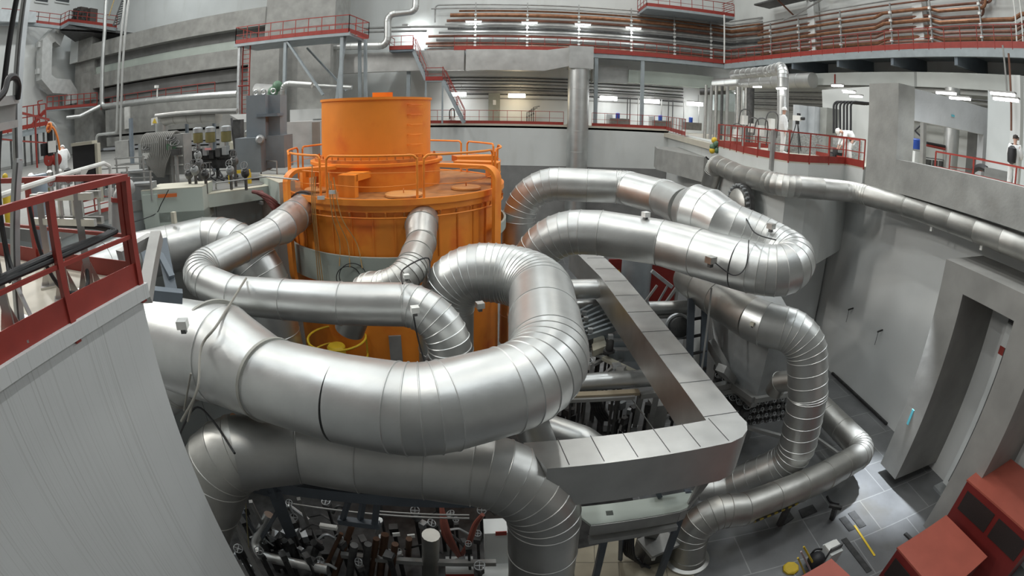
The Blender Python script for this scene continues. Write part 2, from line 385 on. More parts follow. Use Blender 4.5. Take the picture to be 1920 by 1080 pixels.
# concrete columns behind the red balcony
g = MB(); g.box((-20.2, 34.2, 8.7), (-17.4, 38.5, 16.6)); g.box((-19.2, 35, 16.6), (-13.2, 38.5, 33)); g.box((-17.3, 35.4, 8.7), (-13.6, 38, 16.6))
struct('column_back', g, CON)
struct('wall_back_boxes', MB().box((-13.6, 36.4, 8.7), (-9.6, 38.2, 11.6)).box((-16.2, 33.8, 8.4), (-11.2, 36.2, 10.9)), WHT2)

# upper gallery: deck plates, edge beams
struct('gallery_deck_back', MB().box((-9.2, 38.3, 15.18), (17.2, 41.5, 15.30)), BLUL)
struct('gallery_beam_back', MB().box((-9.2, 38.25, 14.92), (17.2, 38.45, 15.2)), BLUL)
y0, y1 = 38.2, 6.0
struct('gallery_deck_right', MB().prism([(RX(y0), y0, 15.18), (RX(y1), y1, 15.18), (RX(y1) + 3.3, y1, 15.18), (RX(y0) + 3.3, y0 + 3.3, 15.18)], (0, 0, .12)), BLUL)
struct('gallery_beam_right', MB().prism([(RX(y0), y0, 14.85), (RX(y1), y1, 14.85), (RX(y1) + .2, y1, 14.85), (RX(y0) + .2, y0, 14.85)], (0, 0, .33)), BLUL)
struct('gallery_fascia_right', MB().prism([(RX(36) + .8, 36, 13.42), (RX(y1) + .8, y1, 13.42), (RX(y1) + 1.3, y1, 13.42), (RX(36) + 1.3, 36, 13.42)], (0, 0, .78)),
       mat('fascia_panels', (.50, .52, .50), .65, 0, .06, .8, tile=(1.6, 30, (.55, .55, .55), .015, (math.pi / 2, 0, 0))))
for k, yy in enumerate((34, 29.5, 25, 20.5, 16, 11.5)):
    struct('gallery_bracket', MB().box((RX(yy) + .1, yy - .12, 14.45), (RX(yy) + 3.2, yy + .12, 15.18)), BLU)
# ceiling of the bay beneath the upper gallery on the right
struct('ceiling_bay_right', MB().prism([(RX(38) + 1.2, 38, 13.2), (RX(6) + 1.2, 6, 13.2), (RX(6) + 3.3, 6, 13.2), (RX(38) + 3.3, 38, 13.2)], (0, 0, .2)), WHT2)
# ---------------------------------------------------------------- the large clad pipes
def band_tape(mb, pts, w=.05): 
    for a, b in zip(pts, pts[1:]): mb.bar(a, b, w, .012)
PIPEG = 'insulated sodium loop pipes'
R = .65
# A: the big loop in front of the tank
t = thing('insulated_pipe', 'largest silver insulated pipe, looping in front of the orange tank', 'pipe', (-1.3, 5.4, 6.0))
zz = [6.75, 6.72, 6.7, 6.7, 6.7, 6.78]
A = [(Pz(205, 600, 6.7) , 0, .86), (Pz(300, 640, 6.72), 0, .86), (Pz(425, 668, 6.74), 0, .86), (Pz(505, 712, 6.72), 0, .655), (Pz(640, 748, 6.7), 0, .65)]
B0 = [(Pz(640, 748, 6.7), 0, R), (Pz(790, 772, 6.7), 1.1, R), (V((.62, 6.45, 6.72)), 1.35, R), (V((.62, 10.35, 7.0)), 1.1, R), (V((-1.45, 10.55, 7.05)), .95, R), (V((-1.55, 10.6, 3.0)), 0, R)]
obj('vessel_end', clad(MB(), A, 1.4), ALU, t)
obj('loop', clad(MB(), B0, 1.05, 11), ALU, t)
tb = MB(); c0 = Pz(425, 668, 6.74); c1 = Pz(505, 712, 6.72); ax = (c1 - c0).normalized()
for q, rr in ((c0 - ax * .35, .888), (c1 + ax * .05, .685)):
    tb.lathe(q - ax * .03, [(rr - .02, 0), (rr, 0), (rr, .06), (rr - .02, .06)], 44, ax)
obj('strap', tb, mat('dull_tape', (.33, .33, .30), .6, .2), t)
# branch that leaves the vessel end towards the pier and drops
t = thing('insulated_pipe', 'short bright silver pipe dropping beside the white pier', 'pipe', Pz(330, 720, 5.6))
obj('cladding', clad(MB(), [(Pz(352, 690, 6.3), 0, .62), (Pz(325, 705, 6.1), .5, .62), (Pz(268, 745, 5.4), 0, .62)], .8), ALU, t)
# F: lower pipe under the loop
t = thing('insulated_pipe', 'lower silver pipe under the loop, turning down at the bottom edge', 'pipe', (0, 6, 3))
F = [(Pz(440, 850, 5.25), 0, .66), (Pz(560, 838, 5.15), 0, .66), (Pz(800, 868, 5.0), 0, .65), (V((.62, 6.25, 4.9)), 1.25, .65), (V((.75, 6.35, .0)), 0, .65)]
obj('cladding', clad(MB(), F, 1.0, 9), mat('dull_shaded_cladding', (.50, .50, .485), .42, .96, .12, 1.3, .10, 3.5, .07), t)  # dull metal, its grey also carrying the shade under the loop
t = thing('insulated_pipe', 'dark silver pipe bend hidden low behind the white pier edge', 'pipe', (-4, 5, 2))
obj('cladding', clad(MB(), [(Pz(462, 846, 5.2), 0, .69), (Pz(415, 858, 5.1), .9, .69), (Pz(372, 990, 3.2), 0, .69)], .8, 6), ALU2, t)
# B: mid pipe from the left nozzle of the tank
r = .375
t = thing('insulated_pipe', 'slim silver pipe zigzagging across the front of the orange tank', 'pipe', (-3, 8, 6.5))
Bp = [(Pz(570, 392, 7.9), 0, .46), (Pz(527, 425, 7.75), 0, .45), (Pz(505, 437, 7.72), 0, r), (Pz(352, 515, 7.45), .62, r), (Pz(440, 553, 7.25), 0, r), (Pz(640, 569, 7.25), 0, r + .01), (Pz(760, 571, 7.25), 0, r + .01), (Pz(850, 585, 7.25), .85, r), (Pz(843, 668, 6.35), 0, r)]
obj('cladding', clad(MB(), Bp, .95, 8), ALU, t)
fl = MB(); p = Pz(843, 668, 6.35); fl.lathe(p - V((0, 0, .12)), [(.3, -.6), (.3, 0), (.42, 0), (.42, .1), (.3, .1)], 32); obj('flange', fl, DARK2, t)
fl = MB(); p = Pz(572, 391, 7.9); q = Pz(560, 400, 7.87); fl.lathe(p, [(.52, 0), (.52, .12), (.44, .12)], 32, q - p); obj('nozzle_flange', fl, DARK2, t)
# B2: nozzle at the front of the tank
t = thing('insulated_pipe', 'short silver elbow pipe from the front nozzle of the orange tank', 'pipe', (-2.4, 11, 6))
tc = V((-4.2, 15.2, 0))
n0 = PY(790, 424, 12.0)
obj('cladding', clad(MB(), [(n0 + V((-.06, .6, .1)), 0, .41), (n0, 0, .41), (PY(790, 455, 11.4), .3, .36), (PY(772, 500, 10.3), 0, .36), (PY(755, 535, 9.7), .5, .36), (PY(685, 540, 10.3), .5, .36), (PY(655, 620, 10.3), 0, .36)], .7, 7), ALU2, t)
# G: left rear pipe
t = thing('insulated_pipe', 'silver pipe arching over behind the white pier on the left', 'pipe', (-7, 9, 5))
gc = Pz(485, 458, 7.3); g = [(Pz(40, 560, 7.0), 0, .64), (Pz(250, 483, 7.1), 0, .65), (Pz(385, 452, 7.25), 0, .66), (gc, 1.35, .66), (gc + V((.25, .1, -3.6)), 0, .65), (gc + V((.25, .1, -7.2)), 0, .65)]
obj('cladding', clad(MB(), g, 1.0, 8), ALU, t)
bx = MB(); p = Pz(326, 408, 8.05); bx.cbox(p, .12, .12, .3); obj('junction_box', bx, CREAM, t)
# C: right-hand loop
t = thing('insulated_pipe', 'long silver hairpin pipe running right from behind the big loop', 'pipe', (5, 11, 7))
rc = .60
C1 = [(V((.52, 13.35, 2.6)), 0, rc), (V((.52, 13.3, 7.32)), 1.45, rc), (V((2.35, 12.75, 7.40)), .0, rc), (Pz(1240, 455, 7.3), 0, rc), (Pz(1385, 495, 7.25), 0, rc)]
n0_, f0_ = Pz(1385, 495, 7.25), Pz(1360, 421, 7.92)
ub = smooth([Pz(1240, 455, 7.3), n0_, V((5.86, 9.82, 7.24)), V((6.3, 9.68, 7.3)), V((6.66, 10.02, 7.42)), V((6.5, 10.6, 7.55)), V((6.05, 11.08, 7.72)), f0_, Pz(1330, 405, 8.0)], 3)[3:-3]
C2 = [(q, 0, rc) for q in ub[:-1]] + [(Pz(1360, 421, 7.92), 0, .63), (Pz(1330, 405, 8.0), 0, .72), (Pz(1300, 395, 8.05), 0, .72), (Pz(1284, 389, 8.08), 0, .555)]
C3 = [(Pz(1284, 389, 8.08), 0, .545), (Pz(1245, 371, 8.12), .6, .545), (V((3.6, 15.7, 8.2)), .6, .54), (V((.25, 16.3, 8.2)), 1.3, .54), (V((.15, 16.3, 2.5)), 0, .54)]
obj('near_limb', clad(MB(), C1, 1.15, 10), ALU, t); obj('bend', clad(MB(), C2, 1.0, 12), ALU, t); obj('far_limb', clad(MB(), C3, 1.15, 9), ALU, t)
# D: riser on the right
t = thing('insulated_pipe', 'silver riser pipe curving down between the hairpin and the square duct', 'pipe', (8, 10, 3))
rd = .57
Dp = [(PY(1292, 520, 14.6), 0, rd), (PY(1352, 562, 12.3), 0, rd), (Pz(1415, 600, 5.6), 0, rd)]
De = [(Pz(1410, 597, 5.61), 0, rd), (Pz(1435, 608, 5.6), 0, rd), (Pz(1512, 625, 5.55), .9, rd), (PY(1515, 740, 9.4), .4, rd), (PY(1490, 860, 9.3), 1.2, rd), (PY(1370, 912, 10.2), 0, rd), (PY(1315, 922, 10.5), 0, rd)]
obj('stub', clad(MB(), [(PY(1500, 712, 9.7), 0, .3), (PY(1462, 716, 10.3), 0, .3), (PY(1452, 735, 10.4), 0, .28)], .8, 4, 28), ALU2, t); obj('inlet', clad(MB(), Dp, 1.3, 6), ALU2, t); obj('riser', clad(MB(), De, .42, 9), ALU, t)
# E: thin pipe at floor level on the right
t = thing('insulated_pipe', 'dull silver pipe with striped tape near the floor, bending around the riser', 'pipe', (8, 9, 0))
re = .46
Ep = [(Pz(1530, 755, 1.25), 0, re), (Pz(1622, 848, 1.3), .62, re), (Pz(1545, 893, 1.4), 0, re), (Pz(1392, 955, 1.6), 0, re), (Pz(1300, 962, 1.7), .75, re), (V((4.55, 7.72, .16)), 0, re)]
obj('cladding', clad(MB(), Ep, 1.05, 6), ALU2, t)
obj('base_flange', MB().lathe((4.55, 7.72, 0), [(.6, 0), (.6, .1), (.5, .14), (.47, .3)], 36), ALU2, t)
# black and yellow tape along the lower face of E
st = MB()
a0, a1 = Pz(1330, 992, 1.35), Pz(1405, 972, 1.28)
tm = mat('hazard_tape', (.55, .42, .03), .6)
nt = tm.node_tree; wv = nt.nodes.new('ShaderNodeTexWave'); wv.inputs['Scale'].default_value = 2.2; wv.bands_direction = 'DIAGONAL'; wv.inputs['Distortion'].default_value = 0
tcn = nt.nodes.new('ShaderNodeTexCoord'); nt.links.new(tcn.outputs['Object'], wv.inputs['Vector'])
rp = nt.nodes.new('ShaderNodeValToRGB'); rp.color_ramp.interpolation = 'CONSTANT'; rp.color_ramp.elements[1].position = .5; rp.color_ramp.elements[0].color = (.02, .02, .02, 1); rp.color_ramp.elements[1].color = (.55, .42, .03, 1)
nt.links.new(wv.outputs[0], rp.inputs[0]); nt.links.new(rp.outputs[0], nt.nodes['Principled BSDF'].inputs['Base Color'])
qa, qb = Ep[3][0], Ep[2][0]; ax = (qb - qa).normalized(); side = V((-ax.y, ax.x, 0)).normalized()
if side.y > 0: side = -side
def strip(f0, f1):
    m_ = MB(); rr = []
    for f in (f0, f1):
        c = qa.lerp(qb, f); rr.append([c + side * (math.cos(g_) * (re + .016)) + V((0, 0, math.sin(g_) * (re + .016))) for g_ in (-.55, -.42, -.29, -.16)])
    m_.rings(rr, False, False); return m_
obj('hazard_tape', strip(.05, .55), tm, t)
lg = MB(); p = qa.lerp(qb, .62); lg.bar((p.x, p.y, 0), (p.x, p.y, p.z - .4), .16); obj('support', lg, DARK2, t)

# small boxes, cables and clips that sit on the pipes
def jbox(px, py, loc, size, label, m=None):
    p = loc; t = thing('junction_box', label, 'box', p)
    obj('housing', MB().cbox(p, size, size, size * .75, .4), m or STAIN, t); obj('bracket', MB().cbox(p - V((0, 0, size * .6)), size * .5, size * .5, size * .5, .4), DARK2, t); return t
jbox(0, 0, Pz(342, 607, 7.68), .17, 'small grey box on top of the wide end of the big loop pipe')
jbox(0, 0, Pz(900, 572, 7.08) , .14, 'small grey box on the inner side of the big loop bend')
jbox(0, 0, PY(1211, 402, 12.2), .17, 'small white box on top of the hairpin pipe', PAPER)
jbox(0, 0, PY(1333, 487, 10.0), .2, 'square grey box on the near side of the hairpin pipe')
jbox(0, 0, PY(1446, 424, 10.3), .17, 'small grey box on top of the hairpin bend')
jbox(0, 0, PY(1412, 607, 10.2), .12, 'tiny cream box under the riser pipe inlet', CREAM)
jbox(0, 0, PY(778, 580, 7.3), .13, 'white sensor box on the slim zigzag pipe', PAPER)
jbox(0, 0, PY(762, 518, 7.55), .09, 'small white clip on top of the slim zigzag pipe', PAPER)
def cable(name, pts, r, m, label, cat='cable', n=6): return solo(name, MB().tube(smooth(pts, n), r, 6), m, label, cat)
GC = mat('grey_cable', (.26, .25, .22), .6)
cable('sensor_cable', [Pz(470, 579, 7.05) + V((0, 0, .6)), Pz(410, 605, 7.55), Pz(378, 650, 7.3), Pz(370, 730, 6.9), Pz(340, 790, 6.3)], .022, GC, 'grey cable draped over the wide end of the big loop pipe')
cable('sensor_cable', [PY(1340, 492, 9.95), PY(1375, 516, 9.7), PY(1398, 500, 9.6), PY(1404, 450, 9.9)], .014, BLK, 'dark cable sagging below the square grey box on the hairpin pipe')
cable('sensor_cable', [PY(1270, 360, 13.6), PY(1330, 370, 12.4), PY(1390, 400, 11.2), PY(1415, 436, 10.1), PY(1455, 450, 9.4)], .016, BLK, 'dark cable winding along the far limb of the hairpin pipe')
cable('sensor_cable', [PY(775, 590, 7.3), PY(785, 640, 7.3), PY(800, 690, 7.2)], .014, BLK, 'black cable hanging from the white sensor on the slim zigzag pipe')
cable('sensor_cable', [PY(755, 532, 7.5), PY(756, 505, 8.2), PY(803, 484, 9.0), PY(803, 530, 8.7)], .014, BLK, 'bent dark wire standing on the slim zigzag pipe')

# ---------------------------------------------------------------- square duct frame
t = thing('square_duct', 'L-shaped square metal duct lying between the loop pipe and the hairpin', 'duct', (3.6, 10, 4.4))
ZT, HD = 5.3, .92
o_ = [(2.3, 19.0), (2.55, 17.6), (2.92, 15.3), (3.55, 7.05), (.25, 6.66)]
i_ = [(3.2, 19.2), (3.42, 17.7), (3.72, 15.4), (4.25, 7.3), (4.27, 6.75), (4.05, 6.42), (3.76, 6.27), (.6, 5.97)]
obj('long_arm', MB().prism([(2.3, 19, ZT - HD), (2.55, 17.6, ZT - HD), (2.92, 15.3, ZT - HD), (3.56, 7.03, ZT - HD), (4.27, 7.03, ZT - HD), (3.72, 15.4, ZT - HD), (3.42, 17.7, ZT - HD), (3.2, 19.2, ZT - HD)][::-1], (0, 0, HD)), ALUS, t)
arc = [(4.27, 7.03), (4.31, 6.8), (4.22, 6.56), (4.05, 6.38), (3.78, 6.27)]
obj('short_arm', MB().prism([(x, y, ZT - HD + .001) for x, y in [(3.56, 7.03), (.25, 6.66), (.6, 5.97)] + arc[::-1]], (0, 0, HD)), ALUS, t)
for k in range(9):
    f = k / 8; y = 7.15 + f * 10.3; xa = 3.555 - (y - 7.03) * .0755; obj('seam', MB().bar((xa + .01, y, ZT + .003), (xa + .75, y + .03, ZT + .003), .012, .008), DARK2, t)
for k in range(6):
    x = .85 + k * .56; obj('seam', MB().bar((x + .1, 6.03 + (x - .6) * .095, ZT + .003), (x - .03, 6.70 + (x - .25) * .112, ZT + .003), .012, .008), DARK2, t)

# ---------------------------------------------------------------- orange reactor plug tank
TC = V((-3.73, 15.35, 0)); TU = V((.236, -.9717, 0)); TW = V((.9717, .236, 0)); TT = V((-4.27, 15.2, 0))
def tp(a, R, z, c=None):
    a = math.radians(a); c = TC if c is None else c
    return c + (TU * math.cos(a) + TW * math.sin(a)) * R + V((0, 0, z))
tank = thing('reactor_tank', 'big round orange painted steel tank with a smaller drum on top', 'tank', TC)
obj('lower_shell', MB().lathe(TC, [(3.32, 0), (3.32, 8.0), (3.40, 8.0), (3.40, 8.2)], 96), ORA, tank)
obj('deck_plate', MB().lathe(TC, [(3.30, 8.18), (3.47, 8.18), (3.47, 8.34), (3.40, 8.34), (3.40, 8.31), (.2, 8.30)], 96), ORA, tank)
TAN = mat('worn_tan_orange_deck', (.40, .165, .045), .6, 0, .25, 2.5, dirt=((.10, .055, .03), .6, 1.6, (1, 1, 1)))
obj('deck_top', MB().lathe(TC, [(3.39, 8.302), (3.39, 8.314), (.2, 8.314)], 72), TAN, tank)
ORAD = mat('orange_paint_worn', (.60, .19, .03), .55, 0, .2, 3, dirt=((.12, .07, .04), .7, 2.2, (1, 1, 1)))
for k in range(46):
    a = -100 + k * 5; 
    if k % 2 == 0: obj('skirt_rib', MB().bar(tp(a, 3.335, 6.75), tp(a, 3.335, 7.98), .035, .03, TU), ORA, tank)
m_ = MB().ring(TC + V((0, 0, 7.86)), 3.43, .022, seg=96, sseg=6)
obj('pipe_ring', m_, ORA, tank)
for k in range(24): obj('stud', MB().cyl(tp(-92 + k * 8, 3.40, 7.84), tp(-92 + k * 8, 3.44, 8.0), .025, 6), ORAD, tank)
obj('middle_drum', MB().lathe(TT, [(2.02, 8.3), (2.02, 9.0), (2.1, 9.0), (2.1, 9.08), (2.02, 9.08)], 72), ORA, tank)
obj('flange_ring', MB().lathe(TT, [(1.95, 9.08), (1.95, 9.17), (1.74, 9.17)], 72), ORAD, tank)
for k in range(26): obj('bolt', MB().cyl(tp(-95 + k * 7.6, 1.86, 9.14, TT), tp(-95 + k * 7.6, 1.86, 9.25, TT), .025, 6), ORAD, tank)
obj('upper_drum', MB().lathe(TT, [(1.72, 9.1), (1.72, 10.86), (1.76, 10.86), (1.76, 10.93), (1.66, 10.93), (1.66, 10.88), (.01, 10.95)], 72), ORA, tank)
obj('lid_block', MB().cbox(TT + V((.30, -.3, 11.02)), .62, .4, .16, .24), ORA, tank)
for k in range(6):
    z = 9.28 + k * .285; obj('rung', MB().tube(fillet([tp(34, 1.70, z, TT), tp(35, 1.84, z, TT), tp(50, 1.84, z, TT), tp(51, 1.70, z, TT)], .03, 3), .014, 6), ORA, tank)
# boxes and ducts lying on the deck
for a, r0, z0, wd_, ln in ((-24, 2.0, 8.9, .5, 1.0), (-70, 2.0, 8.85, .5, .9), (70, 2.0, 9.0, .55, 1.25), (100, 2.0, 9.05, .6, 1.3)):
    p = tp(a, r0, 0); q = tp(a, r0 + ln, 0); b = MB(); b.bar(p + V((0, 0, z0 - .08)), q + V((0, 0, z0 - .08)), wd_, .18); b.bar(q + V((0, 0, 8.3)), q + V((0, 0, z0)), wd_, .2, (q - p))
    obj('deck_bracket', b, ORA, tank)
for a, r, rad in ((5, 2.95, .50), (47, 2.9, .42), (-56, 2.8, .42)):
    h = obj('hatch_cover', MB().lathe(tp(a, r - .12, 8.33), [(rad, 0), (rad, .05), (rad * .92, .07), (.01, .075)], 32), mat('faded_orange_hatch', (.62, .29, .09), .55, 0, .1, 3), tank)
    obj('lifting_eye', MB().ring(tp(a, r - .12, 8.46), .05, .012, TW, 12, 5), ORAD, h)
for a, zb, back in ((-55, 5.75, True), (49, 6.2, False)):
    P = [tp(a - (12 if a > 0 else -12), 2.15, 9.0), tp(a, 3.72, 8.98), tp(a, 3.72, zb)] + ([tp(a + 8, 3.34, zb)] if back else [])
    P = fillet(P, [.1, .35, .3, .1], 7); b = MB(); R_ = []
    fr = frames(P); side = tp(a + 90, 1, 0) - TC
    for q, (tt, u, w) in zip(P, fr):
        s_ = (side - tt * side.dot(tt)).normalized(); n_ = tt.cross(s_)
        R_.append([q + s_ * .17 + n_ * .05, q - s_ * .17 + n_ * .05, q - s_ * .17 - n_ * .05, q + s_ * .17 - n_ * .05])
    b.rings(R_); obj('bent_channel', b, ORA, tank)
# guard hoops round the deck rim
def hoop(a0, a1, h=1.12):
    n = max(3, int(abs(a1 - a0) / 4)); R_ = 3.36
    z0, z1 = 8.3, 8.3 + h; pts = [tp(a0, R_, z0), tp(a0, R_, z1 - .16)] + [tp(a0 + (a1 - a0) * .012, R_, z1 - .07)]
    for k in range(n + 1): pts.append(tp(a0 + (a1 - a0) * (.05 + .9 * k / n), R_, z1))
    pts += [tp(a1 - (a1 - a0) * .012, R_, z1 - .07), tp(a1, R_, z1 - .16), tp(a1, R_, z0)]
    hp = obj('guard_hoop', MB().tube(smooth(pts, 3), .032, 8), ORA, tank)
    for f, sg in ((.62, .0), (.35, .05)):
        q = [tp(a0 + (a1 - a0) * k / n, R_, z0 + h * f - sg * math.sin(math.pi * k / n)) for k in range(n + 1)]
        obj('cross_wire', MB().tube(q, .010, 5), ORA, hp)
for a0, a1 in ((-104, -72), (-67, -36), (-32, 10), (13, 56), (60, 92), (100, 128), (133, 165), (-170, -140), (-135, -110)): hoop(a0, a1)
# grey lagging band
def band(a0, a1, z0, z1, r, m, name, taper=0.):
    n = 14; R_ = []
    for k in range(n + 1):
        a = a0 + (a1 - a0) * k / n; dz = taper * k / n
        R_.append([tp(a, r, z0 + dz), tp(a, r, z1 - dz * .35), tp(a, r - .07, z1 - dz * .35), tp(a, r - .07, z0 + dz)])
    obj(name, MB().rings(R_), m, tank)
band(-95, 3, 5.95, 6.9, 3.52, GRN, 'lagging_band', .15)
band(7, 14, 6.15, 6.75, 3.52, GRN, 'lagging_band')
band(52, 112, 6.95, 7.25, 3.55, GRN, 'lagging_band')
obj('grey_strip', MB().bar(tp(-3, 3.36, 2.0), tp(-3, 3.36, 4.6), .34, .05, TU), GPIPE, tank)
# loose wiring tied to the tank
def wire(pts, label, m=None, r=.014): return solo('wire', MB().tube(smooth(pts, 5), r, 5), m or mat('tan_wire', (.45, .27, .10), .6), label, 'wire')
for k, (a, zt) in enumerate(((-37.5, 9.2), (-36.5, 9.0), (-35.5, 8.9))):
    wire([tp(a, 3.55, zt), tp(a - 1, 3.57, 8.2), tp(a, 3.6, 7.0), tp(a + .6 * k, 3.62, 5.75)], 'tan wire hanging down the orange tank, %s of three beside the bent channel' % NTH[k])
for k, (a, zt) in enumerate(((-29, 9.0), (-28, 8.8), (-26.5, 8.9))):
    wire([tp(a, 3.5, zt), tp(a + 1 + k, 3.5, 7.9), tp(a + 3 + k * 3, 3.4, 7.2), tp(a + 4 + k * 4, 3.6, 6.6)], 'tan wire fanning out over the orange skirt, %s of three' % NTH[k])
solo('wire_coil', MB().ring(tp(-19, 3.6, 6.35), .36, .012, TU, 30, 5).ring(tp(-21, 3.61, 6.3), .32, .012, TU, 30, 5), BLK, 'loose black wire coil hanging on the grey band of the orange tank', 'wire')
solo('cable_bundle', MB().tube(smooth([tp(-38, 3.5, 5.75), tp(-34, 3.65, 5.6), tp(-28, 3.6, 5.5), tp(-30, 3.62, 5.75), tp(-37, 3.6, 5.7)], 6), .03, 6), BLK, 'tangle of black cable at the foot of the bent orange channel', 'cable')
for k, (a, z) in enumerate(((-33.5, 8.35), (-27, 8.52))):
    solo('paper_tag', MB().cbox(tp(a, 3.52, z), .2, .02, .1, .24), PAPER, 'white paper tag tied to the wires, %s of two on the tank rim' % ('left' if k == 0 else 'right'), 'tag')
# reddish hoses stuffed in the gap left of the tank
for k in range(4):
    solo('red_hose', MB().tube(smooth([V((-7.7 + .1 * k, 13.2, 8.3)), V((-7.1 + .06 * k, 12.9, 8.25 - .1 * k)), V((-6.75, 13.1, 7.9 - .1 * k)), V((-6.6 + .03 * k, 13.4, 7.3))], 5), .06, 8), mat('maroon_hose', (.19, .06, .055), .6), 'maroon hose in the gap left of the orange tank, %s of four' % NTH[k], 'hose')
# ---------------------------------------------------------------- back wall: galleries, railings
railing('guard_railing', [(-9.0, 38.15, 9.62), (3.8, 38.15, 9.62)], 'red railing of the lower back gallery, left of the tall silver column duct', h=.98, toe=.26, sp=1.06, r=.02)
railing('guard_railing', [(6.0, 38.15, 9.62), (12.0, 38.15, 9.62), (10.9, 30.5, 9.5)], 'red railing of the lower back gallery, right of the tall silver column duct', h=.98, toe=.26, sp=1.06, r=.02)
railing('guard_railing', [(-4.6, 38.2, 15.32), (17.0, 38.2, 15.32)], 'red railing of the upper gallery along the back wall pipes', h=1.0, toe=.32, sp=.98, r=.02)
railing('guard_railing', [(RX(38.2), 38.2, 15.32), (RX(22), 22, 15.32), (RX(7), 7, 15.32)], 'red railing of the upper gallery along the right-hand wall', h=1.0, toe=.30, sp=1.1, r=.02)
# pipes on the back wall
WB = 41.1
zs = [19.5, 19.15, 18.95, 18.55, 18.12, 17.75, 17.45, 17.1, 16.8, 16.5, 16.2, 15.95, 15.75, 15.55]
cols = [GPIPE, GPIPE, COP, COP, BRN, GPIPE, DARK2, GPIPE, BRN, GPIPE, BRN, BRN, GPIPE, BRN]
rad = [.07, .06, .085, .17, .12, .12, .11, .12, .11, .12, .11, .09, .10, .10]
xs = [-6.6, -6.9, -4.6, -5.3, -5.6, -5.7, -5.5, -6.2, -7.1, -6.4, -7.3, -7.1, -7.4, -7.2]
word = {GPIPE: 'grey', COP: 'rusty', BRN: 'brown', DARK2: 'dark'}
for i, (z, m, r, x) in enumerate(zip(zs, cols, rad, xs)):
    x1 = 19.4 - .0; y = WB - .12 - (.2 if i % 2 else 0)
    pts = [V((x, y, z)), V((x1 - .5, y, z)), V((RX(36) + 2.9, 37.2, z))]
    if i == 0: pts = [V((-6.6, y, 18.0)), V((-6.6, y, z))] + pts[1:]
    solo('wall_pipe', MB().tube(fillet(pts, .3, 4), r, 8), m, '%s pipe on the back wall above the upper gallery, %s of fourteen from the top' % (word[m], ORD[i]), 'pipe', 'pipes on the back wall')
for k, x in enumerate((-3.2, 1.0, 5.2, 9.6, 13.4, 16.8)):
    t = thing('pipe_hanger', 'white pipe hanger column on the back wall, %s from the left' % NTH[k], 'pipe hanger', (x, 40.6, 15.4), 'pipe hangers on the back wall')
    obj('rod', MB().bar((x, 40.62, 15.5), (x, 40.62, 19.6), .09), GPIPE, t)
    for z in zs[3:12]: obj('clamp', MB().cbox((x, 40.58, z), .2, .12, .13), PAPER, t)
# four strip lamps over the pipes, lighting them from in front
for k, px in enumerate((888, 993, 1093, 1188)):
    p = PY(px, (40.5, 42.5, 45.7, 52.5)[k], 40.2)
    t = thing('strip_lamp', 'small bright strip lamp in front of the back wall pipes, %s from the left' % NTH[k], 'lamp', p, 'strip lamps over the wall pipes')
    obj('housing', MB().cbox(p + V((0, 0, .06)), 1.35, .18, .07), GPIPE, t); obj('tube', MB().cbox(p - V((0, -.03, .02)), 1.25, .1, .09), LAMPS, t)
    obj('arm', MB().bar(p + V((0, .05, .05)), p + V((0, .9, .1)), .05), GPIPE, t)
    area('strip_lamp_light', p + V((0, 0, -.12)), (1.2, .15), 38, (.95, 1, 1), p + V((0, .8, -2)))
p = PY(765, 55, 40.0)
area('flood_light', p + V((.3, .2, .2)), (.4, .4), 110, (.95, 1, 1), p + V((.6, 1.1, -.6)))
t = thing('flood_lamp', 'flood lamp washing the wall at the left end of the wall pipes', 'lamp', p); obj('housing', MB().cbox(p + V((-.2, -.25, .3)), .45, .3, .2), GPIPE, t); obj('lens', MB().cbox(p + V((-.1, -.05, .26)), .38, .06, .14), LAMPS, t); obj('arm', MB().bar(p + V((-.2, -.1, .35)), V((p.x - .2, 41.5, p.z + .6)), .06), GPIPE, t)
# lower bay behind the lower gallery: lamps, door, pipes, cabinets
for k, (px, py, m, c) in enumerate(((858, 177, LAMP, 'white'), (969, 179.5, LAMPW, 'warm yellow'), (1141, 184.5, LAMP, 'white'), (1221, 190, LAMP, 'white'), (1303, 195, LAMP, 'white'), (1369, 177, LAMP, 'white'))):
    p = PY(px, py, 40.2); t = thing('ceiling_light', '%s fluorescent light over the lower back gallery, %s from the left' % (c, NTH[k]), 'light', p, 'fluorescent lights over the lower gallery')
    obj('diffuser', MB().cbox(p, 1.35, .35, .3), m, t); obj('housing', MB().cbox(p + V((0, 0, .2)), 1.4, .3, .08), GPIPE, t); obj('hanger', MB().bar(p + V((.3, 0, .2)), p + V((.3, 0, .8)), .04), GPIPE, t)
    area('bay_light', p - V((0, .1, .22)), (1.3, .3), 16 if k == 1 else 32, (1, .85, .62) if k == 1 else (.93, .98, 1))
bp = [(13.30, .05, DARK2), (13.05, .05, DARK2), (12.75, .06, GPIPE), (12.5, .05, DARK2), (12.2, .13, GPIPE), (11.95, .06, DARK2), (11.6, .05, GPIPE)]
for i, (z, r, m) in enumerate(bp):
    solo('bay_pipe', MB().tube([(-6.2 + .3 * i, 41.5 - r, z), (14.5, 41.5 - r, z)], r, 8), m, 'thin pipe along the wall over the lower back gallery, %s of seven from the top' % ORD[i], 'pipe', 'pipes over the lower gallery')
    if i < 4:
        for x in (-4.8 + i, 3, 11): pass
t = thing('door', 'grey-green steel door in the back wall behind the lower gallery', 'door', (-.9, 41.35, 9.6))
a, b = PY(916, 175, 41.4), PY(937, 226, 41.4)
obj('door_leaf', MB().box((a.x, 41.33, 9.62), (b.x, 41.5, a.z)), mat('door_paint', (.27, .28, .24), .6), t); obj('notice', MB().cbox((a.x + .5, 41.31, a.z - .75), .25, .02, .4), PAPER, t); obj('handle', MB().cbox((a.x + .85, 41.29, 10.6), .12, .06, .06), STAIN, t)
